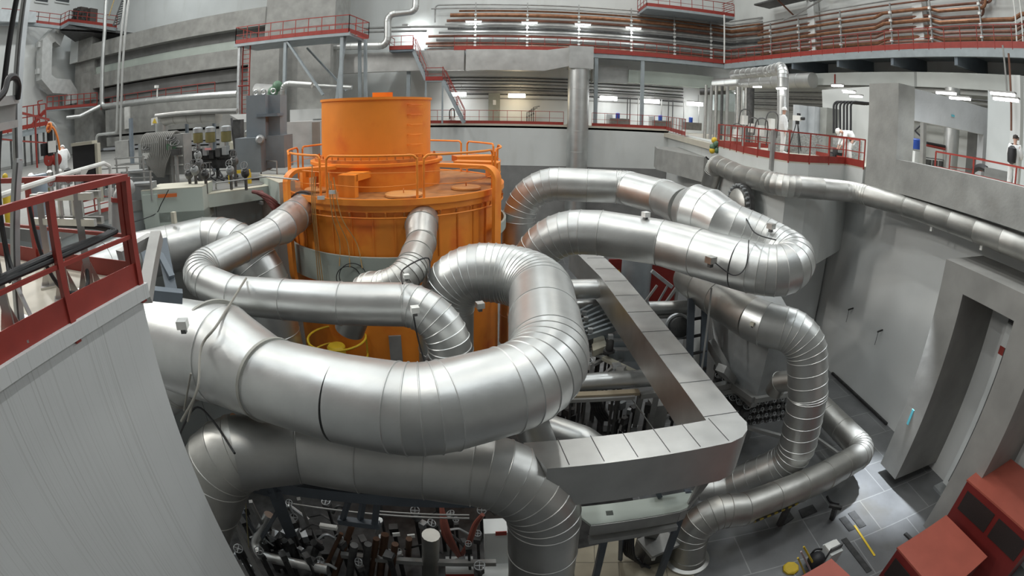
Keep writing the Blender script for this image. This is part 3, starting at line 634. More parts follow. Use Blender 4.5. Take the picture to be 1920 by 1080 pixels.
for k, px in enumerate((1161.5, 1241, 1298)):
    y = 39.6; p = PY(px, (225.5, 230, 234)[k], y); p.z = 9.6
    t = thing('control_cabinet', 'low grey cabinet with a blue motor on top behind the back railing, %s of three' % ('leftmost', 'middle', 'rightmost')[k], 'cabinet', p, 'cabinets with blue motors')
    obj('body', MB().box((p.x - .75, y - .3, 9.62), (p.x + .75, y + .3, 10.25)), mat('worn_cabinet_paint', (.17, .16, .145), .6, 0, .2, 3), t)
    obj('motor', MB().lathe((p.x - .15, y, 10.25), [(.17, 0), (.17, .4), (.1, .44)], 14), BLUE, t)
    obj('panel_board', MB().box((p.x - 1.0, y + .4, 9.62), (p.x - .5, y + .55, 10.55)), WHT2, t)
for k, (px, m) in enumerate(((1176, DARK2), (1181, DARK2), (1196, GPIPE), (1253, DARK2), (1261, DARK2), (1282, GPIPE), (1310, GPIPE), (1240, STAIN))):
    p = PY(px, 215, 40.6); solo('drop_pipe', MB().tube([(p.x, 40.6, 9.6), (p.x, 40.6, 12.0)], .045, 8), m, 'thin upright pipe behind the cabinets, %s of eight from the left' % NTH[[0, 1, 2, 4, 5, 6, 7, 3][k]], 'pipe', 'upright pipes behind the cabinets')
# valve stand near the left end and valve cluster right of the door
def handwheel(par, c, r, ax, m=None):
    c = V(c)
    w = obj('handwheel', MB().ring(c, r, r * .12, ax, 18, 6), m or DARK2, par)
    a = V(ax).normalized(); t_ = V((1, 0, 0)) if abs(a.x) < .9 else V((0, 1, 0)); u = a.cross(t_).normalized(); v = a.cross(u)
    obj('spoke', MB().bar(c - u * r, c + u * r, r * .14), m or DARK2, w); obj('spoke', MB().bar(c - v * r, c + v * r, r * .14), m or DARK2, w); return w
t = thing('valve_cluster', 'cluster of thin dark pipes and valves on the back wall right of the grey door', 'valves', PY(1000, 222, 40.9))
for k in range(4):
    x = PY(988 + k * 4, 220, 40.9).x; obj('pipe', MB().tube([(x, 40.9, 9.6), (x, 40.9, 10.5 + .14 * k), (x + .5, 40.9, 10.6 + .14 * k)], .035, 6), DARK2, t); obj('valve_body', MB().cbox((x, 40.85, 10.1 + .1 * k), .12, .15, .14), DARK2, t)
t = thing('pump_unit', 'small white pump with a loop pipe at the left end of the lower back railing', 'pump', PY(848, 226, 39))
p = PY(848, 228, 39); p.z = 9.6
obj('body', MB().lathe(p, [(.28, 0), (.28, .25), (.16, .35), (.16, .5)], 14), PAPER, t); obj('loop_pipe', MB().tube(smooth([p + V((-.2, 0, .2)), p + V((-.2, 0, .95)), p + V((.1, 0, 1.1)), p + V((.18, 0, .4))], 5), .05, 8), DARK2, t)
# tall silver column duct and the box duct under the upper gallery
t = thing('column_duct', 'tall upright silver round duct at the middle of the back wall', 'duct', (4.9, 37.2, 3.0))
p = PY(1084, 200, 37.2); cx = p.x
obj('round_trunk', clad(MB(), [(V((cx, 37.2, 3)), 0, .80), (V((cx, 37.2, 13.9)), 0, .80)], 1.5, 4, 44, .008), ALU, t)
obj('head_box', MB().box((cx - .82, 36.35, 13.85), (cx + .98, 38.1, 15.5)), ALUS, t)
obj('horizontal_box', MB().prism([(-3.6, 37.3, 13.62), (2.2, 37.1, 13.62), (cx - .8, 36.7, 14.0), (cx - .8, 36.7, 15.4), (2.4, 37.1, 15.2), (-3.6, 37.3, 15.2)], (0, .9, 0)), ALUS, t)
solo('wrapped_duct', MB().box((-14.5, 37.5, 13.64), (-3.75, 38.1, 15.16)), ALUS, 'wide grey wrapped box duct under the upper gallery, behind the orange drum', 'duct')
# pale duct right of the column
t = thing('ventilation_duct', 'pale green box ventilation duct under the upper gallery right of the column', 'duct', (9, 39.5, 12.6))
obj('section', MB().box((6.2, 39.6, 13.1), (9.1, 40.7, 14.5)), mat('duct_light_grey', (.40, .41, .40), .6), t)
obj('section', MB().box((9.1, 39.3, 13.2), (16.4, 40.6, 14.2)), GRN, t); obj('elbow', MB().prism([(16.4, 39.3, 14.2), (16.4, 39.3, 13.2), (18.6, 39.3, 12.0), (19.2, 39.3, 12.6)], (0, 1.2, 0)), GRN, t)
obj('drop_box', MB().box((16.6, 38.9, 11.4), (18.6, 40.1, 12.9)), mat('pale_box', (.62, .70, .70), .5), t)
# posts under the upper gallery
for k, px in enumerate((1117, 1204)):
    x = PY(px, 180, 38.4).x; solo('gallery_post', MB().box((x - .14, 38.3, 9.6), (x + .14, 38.55, 15.0)), BLUL, 'blue-grey post under the upper gallery, %s of two right of the column duct' % ('left', 'right')[k], 'post')
for k, (px, y0_, z0_) in enumerate(((766, 37.9, 9.6),)):
    x = PY(px, 150, 38).x; solo('gallery_post', MB().box((x - .14, 37.9, 9.6), (x + .14, 38.15, 14.9)), BLUL, 'blue-grey post under the landing left of the red stair', 'post')
# landing and two-flight red stair left of the column
t = thing('stair', 'red and blue-grey two-flight steel stair left of the lit wall pipes', 'stair', (-7.5, 37.2, 9.6))
L1 = [PY(742, 84, 37.6), PY(772, 84, 37.6)]
a0, a1 = -9.3, -7.5
obj('landing', MB().box((a0, 36.6, 15.05), (a1, 38.2, 15.25)), BLU, t); 
def rail_seg(name, p, q, par, h=.95):
    b = MB(); p, q = V(p), V(q); up = V((0, 0, 1)); b.bar(p + up * h, q + up * h, .05, .05); par_ = obj('handrail', b, RED, par)
    obj('mid_rail', MB().bar(p + up * h * .5, q + up * h * .5, .03), RED, par); n = max(1, int((q - p).length / .9)); 
    for k in range(n + 1): r_ = p.lerp(q, k / n); obj('post', MB().bar(r_, r_ + up * h, .04), RED, par)
obj('landing_toe', MB().box((a0, 36.55, 15.2), (a1, 36.6, 15.5)), RED, t)
rail_seg('r', (a0, 36.6, 15.3), (a1, 36.6, 15.3), t); rail_seg('r', (a0, 36.6, 15.3), (a0, 38.2, 15.3), t)
m0, m1 = PY(801, 152, 37.4), PY(832, 152, 37.4)
f1a, f1b = V((a1, 37.2, 15.1)), V((m0.x, 37.2, m0.z + .05)); f2a, f2b = V((m1.x, 37.2, m1.z)), V((PY(871, 224, 37.6).x, 37.3, 9.65))
for p, q in ((f1a, f1b), (f2a, f2b)):
    for dy in (-.4, .4): obj('stringer', MB().bar(p + V((0, dy, 0)), q + V((0, dy, 0)), .06, .24), BLUL, t)
    n = max(4, int(abs(p.z - q.z) / .24))
    for k in range(1, n): c = p.lerp(q, k / n); obj('tread', MB().cbox(c, .24, .78, .03), BLUL, t)
    for dy in (-.4, .4): rail_seg('r', p + V((0, dy, .1)), q + V((0, dy, .1)), t)
obj('mid_landing', MB().box((m0.x, 36.75, m0.z - .08), (m1.x, 37.65, m0.z + .02)), BLUL, t); obj('mid_toe', MB().box((m0.x, 36.72, m0.z), (m1.x, 36.76, m0.z + .3)), RED, t); rail_seg('r', (m0.x, 36.75, m0.z), (m1.x, 36.75, m0.z), t)
for x in (m0.x, m1.x): obj('leg', MB().box((x - .06, 36.8, 9.6), (x + .06, 36.92, m0.z)), BLUL, t)
# silver pipe running right from behind the balcony, and its riser
t = thing('insulated_pipe', 'silver pipe stepping up from behind the red balcony to the top edge', 'pipe', (-14, 37, 15))
y = 36.2; P_ = [PY(560, 90, y), PY(727, 86, y), PY(727, 27, y), PY(779, 22, y + .3), PY(781, -20, y + .3)]
obj('cladding', clad(MB(), [(P_[0], 0, .27), (P_[1], .6, .28), (P_[2], .6, .28), (P_[3], .5, .26), (P_[4], 0, .26)], 1.2, 5, 28), ALU, t)
for k, (pa, pb) in enumerate((((683, 53), (860, 50)), ((683, 60), (800, 58)))):
    solo('service_pipe', MB().tube([PY(*pa, 39.5), PY(*pb, 39.5)], .1, 8), GPIPE, 'grey service pipe right of the red balcony, %s of two' % ('upper', 'lower')[k], 'pipe')
# red balcony on grey legs
t = thing('balcony', 'red-railed steel balcony on grey legs at the upper left of the orange drum', 'balcony', (-15, 30, 9))
YB = 29.0
q0, q1 = PY(443, 77, YB), PY(655, 61, YB); zb = (q0.z + q1.z) / 2; x0, x1 = q0.x, q1.x; Y2 = 32.0
obj('deck', MB().box((x0, YB, zb - .28), (x1, Y2, zb - .12)), BLUL, t); obj('edge_beam', MB().box((x0 - .1, YB - .1, zb - .3), (x1 + .05, YB, zb - .05)), BLUL, t)
for (p, q) in (((x0, YB - .1), (x1, YB - .1)), ((x1, YB - .1), (x1 + .35, Y2)), ((x0, Y2), (x1 + .35, Y2)), ((x0, YB - .1), (x0, Y2))):
    p, q = V((*p, zb - .05)), V((*q, zb - .05)); rail_seg('r', p, q, t, 1.05); obj('toe_board', MB().bar(p + V((0, 0, .07)), q + V((0, 0, .07)), .02, .26), RED, t)
for px, py1 in ((533, 195), (639, 175)):
    x = PY(px, 120, YB).x; obj('leg', MB().box((x - .1, YB, 8.4), (x + .1, YB + .2, zb - .2)), BLUL, t)
for xx in (x1 + .1, x1 - .3): obj('leg', MB().bar((xx + .3, Y2 - .2, 8.4), (xx + .1, Y2 - .2, zb - .2), .2), BLUL, t)
x = PY(447, 120, YB).x; obj('leg', MB().box((x - .09, YB, 8.4), (x + .09, YB + .2, zb - .2)), STEEL, t)
obj('brace', MB().bar(PY(537, 75, YB + .1), PY(606, 178, YB + .1), .24, .12), BLUL, t); obj('brace', MB().bar((x1 - .4, YB + .4, zb - .3), (x1 - 1.2, YB + .5, 8.8), .2, .14), BLUL, t); obj('brace', MB().bar(PY(576, 90, Y2), PY(650, 170, Y2), .2, .12), BLUL, t)
# caged ladder below the balcony
t = thing('ladder', 'red ladder hanging below the left end of the red balcony', 'ladder', (x0 + .6, YB + .3, 9))
for dx in (.42, 1.0): obj('rail', MB().bar((x0 + dx, YB + .3, 8.4), (x0 + dx, YB + .3, zb), .07), RED, t)
for k in range(22): obj('rung', MB().bar((x0 + .42, YB + .3, 9.0 + .3 * k), (x0 + 1.0, YB + .3, 9.0 + .3 * k), .035), RED, t)
for k in range(1): obj('cage_hoop', MB().ring((x0 + .71, YB - .0, 12.6), .38, .03, (0, 0, 1), 16, 5), RED, t)
# railing on the concrete ledge at the left
railing('guard_railing', [(-39.5, 35.3, 12.6), (-24.2, 35.3, 12.6)], 'thin dark red railing along the grey concrete ledge left of the balcony', h=1.0, toe_on=False, sp=1.8, r=.03)
railing('guard_railing', [(-17.2, 33.2, 8.8), (-11.3, 33.2, 8.8)], 'red railing behind the orange drum on its left side', h=1.05, toe=.3, sp=1.3, r=.025)
# hanging platform at the top right of the back wall
t = thing('balcony', 'small red-railed balcony cut off by the top edge above the wall pipes', 'balcony', (12, 38.6, 19.4))
q0, q1 = PY(1212, 12, 38.4), PY(1370, 24, 38.4); zb = 19.55; x0, x1 = q0.x, q1.x + .3
obj('deck', MB().box((x0, 38.3, zb - .35), (x1, 41.4, zb - .15)), BLUL, t)
for p, q in (((x0, 38.3), (x1, 38.3)), ((x0, 38.3), (x0, 41.3))):
    p, q = V((*p, zb - .1)), V((*q, zb - .1)); rail_seg('r', p, q, t, 1.05); obj('toe_board', MB().bar(p + V((0, 0, .1)), q + V((0, 0, .1)), .02, .28), RED, t)
for k in range(5): obj('lattice', MB().bar((x1 - 1.1, 38.4, zb + .2 * k), (x1, 38.4, zb + .2 * k + .5), .05), RED, t)
solo('drop_pipe', MB().tube([PY(1358, 28, 38.0), PY(1358, 118, 38.0)], .07, 8), PAPER, 'white upright pipe at the corner of the upper gallery', 'pipe')
# ---------------------------------------------------------------- right-hand wall: pipes above the gallery
def RW(y, off, z): return V((RX(y) + off, y, z))
rz = [(18.9, .05, GPIPE), (18.55, .06, BRN), (18.2, .08, BRN), (17.85, .1, COP), (17.5, .09, BRN), (17.2, .12, COP), (16.9, .08, BRN), (16.6, .09, BRN), (16.3, .12, COP), (16.0, .08, BRN), (15.75, .1, BRN)]
for i, (z, r, m) in enumerate(rz):
    o = 2.75 - (.25 if i % 2 else 0); P_ = [RW(37, o, z)]
    jog = .22
    for y, dz in ((24, 0), (23.2, jog), (19.5, jog), (18.7, .0)): P_.append(RW(y, o, z + dz * (1 if i > 2 else 0)))
    if i in (2, 3, 4): P_ += [RW(14.2 + .35 * i, o, z), RW(14.2 + .35 * i, o, z + 6 )]
    else: P_ += [RW(13.5, o, z), RW(12.9, o, z + .25), RW(7, o, z + .25)]
    solo('wall_pipe', MB().tube(fillet(P_, .35, 4), r, 8), m, '%s pipe on the right-hand wall above the upper gallery, %s of eleven from the top' % (word[m], ORD[i]), 'pipe', 'pipes on the right-hand wall')
for k, y in enumerate((35, 31.5, 27, 22.4, 19.2, 15.6, 11)):
    p = RW(y, 2.3, 15.4); t = thing('pipe_hanger', 'pipe hanger column on the right-hand wall, %s from the back corner' % NTH[k], 'pipe hanger', p, 'pipe hangers on the right-hand wall')
    obj('rod', MB().bar(p, p + V((0, 0, 3.2)), .09), GPIPE, t)
    for z in (15.8, 16.3, 16.9, 17.5, 18.0): obj('clamp', MB().cbox((p.x - .05, p.y, z), .14, .18, .14), PAPER, t)
for k, y in enumerate((30.5, 20.5, 12.2)):
    solo('wall_pilaster', MB().bar(RW(y, 2.9, 15.3), RW(y, 2.9, 24), .9, .5, (1, 0, 0)), WHT2, 'white pilaster strip on the right-hand wall, %s from the back corner' % NTH[k], 'pilaster')
# equipment at the top right: bracket shelf, ducts, thin conduits
t = thing('wall_shelf', 'grey steel shelf bracket near the top of the corner at the right', 'shelf', RW(34, 1.6, 20))
obj('plate', MB().bar(RW(35.5, 1.9, 20.0), RW(30.5, 1.9, 20.0), 1.6, .12), DARK2, t); obj('strut', MB().bar(RW(32.5, 1.2, 20), RW(32.5, 2.8, 18.9), .1), BRN, t); obj('hanger', MB().bar(RW(34, 1.6, 20), RW(34, 1.6, 24), .14), BRN, t)
for k, (y, z) in enumerate(((30.5, 20.6), (28.8, 20.9), (27.4, 20.4), (26.6, 21.0), (25.5, 20.7))):
    t = thing('valve', 'dark pipe valve high on the right-hand wall, %s from the back corner' % NTH[k], 'valve', RW(y, 2.5, z - 1), 'valves high on the right-hand wall')
    obj('pipe', MB().tube(fillet([RW(y, 2.6, z + 3), RW(y, 2.6, z - .8), RW(y - 1.2, 2.6, z - .8)], .2, 4), .07, 8), DARK2, t); obj('body', MB().cbox(RW(y, 2.5, z - .2), .25, .25, .3), DARK2, t); handwheel(t, RW(y, 2.25, z - .2), .2, (1, 0, 0))
solo('tank_fitting', MB().lathe(RW(29, 1.6, 19.6), [(.01, 0), (.45, .1), (.5, .5), (.4, .9), (.01, 1.0)], 18), STAIN, 'shiny round vessel among the valves near the top right corner', 'vessel')
for k, (y0_, y1_, z0_, z1_) in enumerate(((33, 26, 18.6, 19.9), (26.5, 19, 19.3, 19.6), (19, 12.5, 19.6, 21.2), (13, 7, 18.1, 18.3))):
    solo('conduit', MB().tube([RW(y0_, 2.1, z0_), RW(y0_ - 1.5, 2.1, z0_ + .2), RW(y1_ + 1.5, 2.1, z1_ - .1), RW(y1_, 2.1, z1_)], .06, 6), GPIPE, 'thin grey conduit high on the right-hand wall, %s from the back corner' % NTH[k], 'conduit')
for k, px in enumerate((1764, 1775, 1790)):
    y = (13.2, 12.8, 12.3)[k]; solo('white_conduit', MB().tube(smooth([RW(y, 2.0, 20.5), RW(y, 2.0, 18.4), RW(y - .2, 1.9, 17.8), RW(y - .1, 1.9, 15.6)], 4), .045, 6), PAPER, 'thin white conduit dropping to the upper gallery at the right, %s of three' % NTH[k], 'conduit')
solo('long_pole', MB().tube([PX(1880, 85, 16.2), PX(1889, 190, 16.2)], .04, 6), GPIPE, 'long pale pole reaching up past the gallery fascia at the right edge', 'pole')
solo('long_pole', MB().tube([PX(1891, 100, 16.0), PX(1896, 245, 16.0)], .045, 6), BRN, 'long brown pole reaching up past the gallery fascia at the right edge', 'pole')
solo('fascia_rod', MB().bar(RW(26, .75, 13.45), RW(26, .75, 14.1), .07), RED, 'short red rod on the pale fascia under the upper gallery', 'rod')
# silver pipe with elbow hanging below the upper gallery
t = thing('insulated_pipe', 'silver pipe dropping from an elbow behind the standing man', 'pipe', (13.6, 21, 9.3))
x_ = PY(1466, 180, 21.0).x
obj('cladding', clad(MB(), [(PY(1375, 140, 30.0), 0, .30), (PY(1440, 134, 24.5), 0, .30), (PY(1468, 127, 21.2), .55, .30), (V((x_ + .1, 21.0, 9.3)), 0, .29)], .9, 6, 28), ALU, t)
t = thing('round_duct', 'fat silver duct under the upper gallery in the back right corner', 'duct', (17, 33, 13.4))
obj('cladding', clad(MB(), [(V((15.6, 37.0, 13.3)), 0, .5), (V((17.2, 35.2, 13.55)), .8, .5), (RW(27, -.2, 13.6), 0, .5)], 1.3, 5, 30), ALU, t)
obj('end_cap', MB().cyl((14.6, 37.6, 12.75), (16.6, 36.6, 12.95), .28, 20), DARK2, t)
# lights, pipes and cabinets in the bay under the gallery on the right
lp = [(1420, 163, 27), (1465, 166, 24), (1570, 161, 22), (1592, 173, 22), (1605, 181, 21), (1774, 175, 17.5), (1800, 185, 17), (1880, 177, 14.5), (1886, 187, 14.2)]
for k, (px, py, d) in enumerate(lp):
    p = Pd(px, py, d); t = thing('ceiling_light', 'fluorescent light in the bay under the right-hand gallery, %s from the left' % NTH[k], 'light', p, 'fluorescent lights in the right bay')
    d_ = (RW(10, 0, 0) - RW(20, 0, 0)).normalized()
    hl = .32 if k < 5 else .42; obj('diffuser', MB().bar(p - d_ * hl, p + d_ * hl, .14, .06), LAMP, t); obj('housing', MB().bar(p - d_ * (hl + .04) + V((0, 0, .06)), p + d_ * (hl + .04) + V((0, 0, .06)), .2, .05), GPIPE, t)
    if k in (0, 2, 4, 5, 7): area('bay_light', p - V((0, 0, .12)), (1.2, .3), 55, (.93, .98, 1))
solo('bay_partition', MB().bar(Pd(1545, 240, 29) * 1 - V((0, 0, 0)), Pd(1640, 240, 27), .2, 4.2), WHT2, 'white partition wall behind the two men on the platform', 'partition')
for k in range(9):
    y = 34 - k * 2.4; z = 12.9 - .22 * (k % 4)
    solo('bay_pipe', MB().tube([RW(36, .9 + .2 * (k % 3), 12.95 - .16 * k), RW(8, .9 + .2 * (k % 3), 12.95 - .16 * k)], .05 + .02 * (k % 3), 8), (DARK2, GPIPE, GPIPE)[k % 3], 'pipe under the right-hand gallery ceiling, %s of nine from the top' % ORD[k], 'pipe', 'pipes under the right-hand gallery')
for k, px in enumerate((1563, 1568, 1575, 1582, 1588, 1595)):
    a = Pd(px, 190, 24.5); b_ = Pd(px, 250, 24.5)
    solo('black_pipe', MB().tube(fillet([b_, a, a + V((1.6, -.6, .05))], .25, 4), .055, 8), BLK, 'black upright pipe on the white partition, %s of six' % NTH[k], 'pipe', 'black pipes on the partition')
for k, (px, m, w_) in enumerate(((1383, STAIN, .22), (1388, PAPER, .1), (1398, STAIN, .16), (1352, DARK2, .1), (1362, GPIPE, .12), (1341, STAIN, .12), (1332, GPIPE, .1), (1405, DARK2, .28), (1322, STAIN, .1))):
    p = Pd(px, 240, 33); solo('process_column', MB().cyl((p.x, p.y, 9.3), (p.x, p.y, 12.8), w_, 14), m, 'upright process pipe in the back right corner bay, %s from the right' % NTH[[2, 3, 1, 5, 4, 6, 7, 0, 8][k]], 'pipe', 'upright pipes in the corner bay')
for k, (px, py, d) in enumerate(((1395, 225, 25), (1445, 232, 22.5), (1425, 245, 21.5), (1410, 240, 26), (1380, 250, 27))):
    p = Pd(px, py, d); t = thing('instrument_stand', 'small white instrument stand with dark tubing on the right deck, %s of five' % NTH[k], 'instrument', V((p.x, p.y, 9.35)), 'instrument stands')
    obj('post', MB().bar((p.x, p.y, 9.33), (p.x, p.y, p.z), .09), GPIPE, t); obj('box', MB().cbox(p, .35, .25, .45, .5), PAPER, t); obj('tubing', MB().tube(smooth([p + V((-.3, 0, -.2)), p + V((-.2, -.1, .45)), p + V((.3, -.1, .4)), p + V((.35, 0, -.6))], 4), .03, 6), DARK2, t)
WC = mat('cabinet_pale', (.55, .58, .60), .55)
for k, (px, w_) in enumerate(((1505, 1.0), (1530, .8), (1555, 1.0))):
    p = Pd(px, 230, 26); solo('tall_cabinet', MB().cbox((p.x, p.y, 10.5), w_, .5, 2.3, .2), (WC, WC, mat('cabinet_grey', (.33, .34, .32), .6))[k], 'tall pale cabinet behind the camera tripod, %s from the left' % NTH[k], 'cabinet')
for k, (pa, pb) in enumerate((((1529, 276), (1573, 290)), ((1588, 290), (1625, 300)))):
    a, b_ = Pz(*pa, 9.4), Pz(*pb, 9.4); a = a if k == 0 else V((14.1, 18.7, 9.35)); b_ = b_ if k == 0 else V((15.3, 17.9, 9.35)); 
    if k == 0: a, b_ = V((11.9, 20.6, 9.35)), V((14.3, 19.9, 9.35))
    solo('low_screen', MB().bar(a + V((0, 0, .45)), b_ + V((0, 0, .45)), .12, .9), mat('speckled_grey_panel', (.26, .27, .26), .6, 0, .35, 14), 'speckled grey low panel screen behind the bending man, %s of two' % ('left', 'right')[k], 'panel')
# railings of the platform
pr = [V((x, y, 9.37)) for x, y in plat[:8]] + [V((13.0, 15.0, 9.37))]
railing('guard_railing', pr, 'red railing round the platform with the two men in white', h=.98, toe=.26, sp=1.0, r=.026)
railing('guard_railing', [(9.9, 22.8, 9.4), (13.2, 22.9, 9.4), (16.2, 24, 9.4)], 'red railing behind the standing man, towards the back corner', h=.95, toe=.24, sp=1.3, r=.024)
railing('guard_railing', [(13.55, 16, 9.35), (14.0, 20, 9.35)], 'short red railing beside the camera tripod', h=.95, toe=.24, sp=1.6, r=.024)
solo('steel_upright', MB().bar(V((9.42, 16.35, 8.9)), V((9.42, 16.35, 10.35)), .16), GPIPE, 'grey steel upright on the platform edge beside the standing man', 'post')
railing('guard_railing', [(13.9, 11.8, 9.33), (13.9, 8.0, 9.33), (13.9, 3, 9.33)], 'red railing seen behind the concrete parapet on the right', h=.98, toe_on=False, sp=1.6, r=.028)
railing('guard_railing', [(16.2, 12.9, 9.33), (19.5, 12.6, 9.33)], 'short red railing beyond the concrete frame on the right', h=.95, toe_on=False, sp=1.5, r=.026)
# things seen through the framed opening
t = thing('motor_pump', 'blue motor on a pump seen at the left of the concrete opening', 'pump', PY(1716, 285, 16)); p = PY(1716, 275, 16)
obj('motor', MB().lathe((p.x, p.y, p.z - .1), [(.3, 0), (.32, .05), (.32, .4), (.22, .46)], 16), BLUE, t); obj('base', MB().cbox((p.x, p.y, 9.75), .6, .6, .8), WHT2, t)
solo('steel_upright', MB().bar(PY(1731, 222, 15.2), V((PY(1731, 300, 15.2).x, 15.2, 9.3)), .22), GPIPE, 'grey steel upright seen at the left in the concrete opening', 'post')
t = thing('cross_brace', 'dark cross braces at the left in the concrete opening', 'brace', PY(1722, 240, 15.4))
obj('brace', MB().bar(PY(1715, 245, 15.5), PY(1728, 233, 15.5), .06), DARK2, t); obj('brace', MB().bar(PY(1715, 245, 15.5), PY(1729, 258, 15.5), .06), DARK2, t)
p = PY(1797, 270, 15.0); solo('round_column', MB().cyl((p.x, 15.5, 9.3), (p.x, 15.5, 13.2), .42, 28), ALU, 'silver round column seen in the middle of the concrete opening', 'column')
p = PY(1833, 270, 16.0); solo('dark_cabinet', MB().cbox((p.x, 16.0, 10.6), 1.1, .8, 2.6), mat('dark_cabinet', (.13, .13, .125), .6), 'dark grey cabinet seen at the right in the concrete opening', 'cabinet')
for k in range(4):
    p = PY(1742 + k * 12, 292, 15.8); t = thing('floor_valve', 'small floor valve seen low through the concrete opening, %s of four' % NTH[k], 'valve', V((p.x, p.y, 9.33)), 'floor valves in the opening'); obj('body', MB().cbox((p.x, p.y, 9.6), .22, .22, .5), DARK2, t); handwheel(t, (p.x, p.y, 9.92), .18, (0, 0, 1))
for k, (pa, pb) in enumerate((((1737, 268), (1780, 276)), ((1737, 272), (1782, 282)))):
    solo('pipe_run', MB().tube([PY(*pa, 15.6), PY(*pb, 15.6)], .06, 8), (BLK, RED)[k], '%s horizontal pipe in the concrete opening' % ('black', 'red')[k], 'pipe')
solo('floor_grille_box', MB().cbox(PX(1872, 333, 15.4), .5, 1.1, .5), mat('grey_trunk', (.16, .165, .16), .6), 'dark grey box on the deck beside the man with a backpack', 'box')
solo('black_hose', MB().tube(smooth([PX(1825, 318, 15.5), PX(1838, 313, 15.5), PX(1850, 318, 15.5)], 5), .12, 8), BLK, 'black hose roll on the deck behind the red rail at the right', 'hose')
WP = mat('white_corridor_panels', (.66, .70, .71), .6, 0, .04, 1, tile=(1.2, 20, (.7, .7, .7), .02, (math.pi / 2, 0, 0)))
p = PX(1888, 280, 18.3); solo('white_partition', MB().box((p.x, p.y - 2.6, 9.3), (p.x + .15, p.y + 1.2, 13)), WP, 'white panelled partition behind the man with a backpack', 'partition')
p = PX(1907, 220, 16.5); solo('white_column', MB().cbox((p.x, p.y, 11.3), .3, .5, 4.0), WHT2, 'white square column at the right edge above the parapet', 'column')
# cyan paint dab on the frame wall
solo('paint_mark', MB().cbox(PY(1787, 217, 13.1) , .22, .02, .08), CYAN, 'small cyan paint mark on the concrete frame wall', 'mark')
solo('sticker', MB().cbox(PX(1707, 782, 12.19), .02, .10, .55), CYAN, 'cyan and white sticker low on the casing of the shutter bay', 'sticker')
# wrapped pipe running along under the platform and gallery
t = thing('insulated_pipe', 'dull silver pipe running under the platform and the concrete gallery', 'pipe', (11, 15, 8))
P_ = [(V((9.3, 22.9, 6.0)), 0, .42), (V((9.32, 21.6, 8.55)), .7, .42), (V((8.95, 18.0, 8.45)), 0, .41), (V((9.15, 15.2, 8.5)), .9, .40), (V((12.5, 14.75, 8.42)), .9, .38), (V((13.15, 12.4, 8.35)), .6, .36), (V((13.2, 2.0, 8.25)), 0, .34)]
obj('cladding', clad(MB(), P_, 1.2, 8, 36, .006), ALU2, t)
for k, y in enumerate((11.0, 8.6, 6.6)): b_ = MB().cbox((13.5, y, 8.05), .6, .1, .12); b_.cbox((13.2, y, 7.95), .1, .1, .25); obj('clip', b_, PAPER, t)
# bolted round flange and cut concrete block in the far right of the pit
t = thing('blind_flange', 'round bolted dark flange on the white wall behind the hairpin pipe', 'flange', V((9.5, 17.6, 6.6)))
fc = PY(1392, 384, 17.3); ax = V((-1, -.12, 0)).normalized()
obj('ring', MB().lathe(fc, [(.86, 0), (.86, .18), (.64, .18), (.64, 0)], 36, ax), DARK2, t); obj('cover', MB().lathe(fc, [(.64, 0), (.62, .3), (.45, .42), (.01, .45)], 30, ax), ALU2, t)
u = ax.cross(V((0, 0, 1))).normalized(); w = ax.cross(u)
for k in range(24):
    a = k * math.pi / 12; c = fc + (u * math.cos(a) + w * math.sin(a)) * .76 + ax * .18; obj('bolt', MB().cyl(c, c + ax * .12, .05, 6), STEEL, t)
m_ = MB(); za = 7.15
m_.prism([(9.2, 31.0, za), (10.25, 25.4, za), (12.4, 25.4, za), (11.9, 33.6, za), (9.6, 33.0, za)][::-1], (0, 0, 1.35))
solo('concrete_block', m_, CON, 'grey concrete block bracketed out from the white pit wall at the back right', 'block')
t = thing('pipe_fitting', 'green and yellow leafy-coloured valve fitting at the end of the platform', 'valve', PY(1345, 276, 22.9)); p = PY(1345, 272, 22.9)
for k in range(6): obj('body', MB().ball(p + V((random.uniform(-.3, .3), random.uniform(-.1, .1), random.uniform(-.3, .25))), .16, 10, 6), (GREEN, GREEN, YEL)[k % 3], t)
obj('cable', MB().tube(smooth([p + V((-.6, 0, -.6)), p + V((-.3, 0, -.75)), p + V((.3, 0, -.5))], 5), .04, 6), BLK, t)
for k, (px, py) in enumerate(((1598, 580), (1653, 621))):
    p = PX(px, py, 14.45); t = thing('wall_hook', 'tiny dark hook in the white wall right of the riser pipe, %s of two' % ('upper', 'lower')[k], 'hook', p)
    obj('pin', MB().bar(p + V((.05, 0, .05)), p + V((-.25, 0, 0)), .05), DARK, t); obj('wire', MB().tube([p + V((-.2, 0, 0)), p + V((-.15, .06, -.6))], .012, 5), DARK, t)
solo('floor_edge_angle', MB().bar((14.44, 16.2, .06), (14.44, 11.6, .06), .1, .1), DARK, 'dark steel angle along the foot of the white wall at the right', 'angle')
# shutter rail with red mark in the bay
t = thing('shutter_rail', 'white steel shutter rail with a red band in the wall recess at the right', 'rail', V((14.2, 7.6, 0)))
ya = 7.05
obj('post', MB().box((14.0, ya - .22, .3), (14.2, ya + .22, 6.0)), WHT2, t); obj('groove', MB().box((13.98, ya - .04, .5), (14.0, ya - .0, 5.3)), DARK2, t); obj('red_band', MB().box((13.985, ya - .225, 5.05), (14.0, ya + .225, 5.3)), RED, t)
obj('foot_plate', MB().box((13.8, ya - .4, 0), (14.4, ya + .4, .1)), STEEL, t); obj('bracket', MB().cbox((14.1, ya - .42, .45), .3, .3, .5), DARK2, t); obj('top_bracket', MB().cbox((14.3, ya, 6.02), .25, .6, .1), DARK2, t)
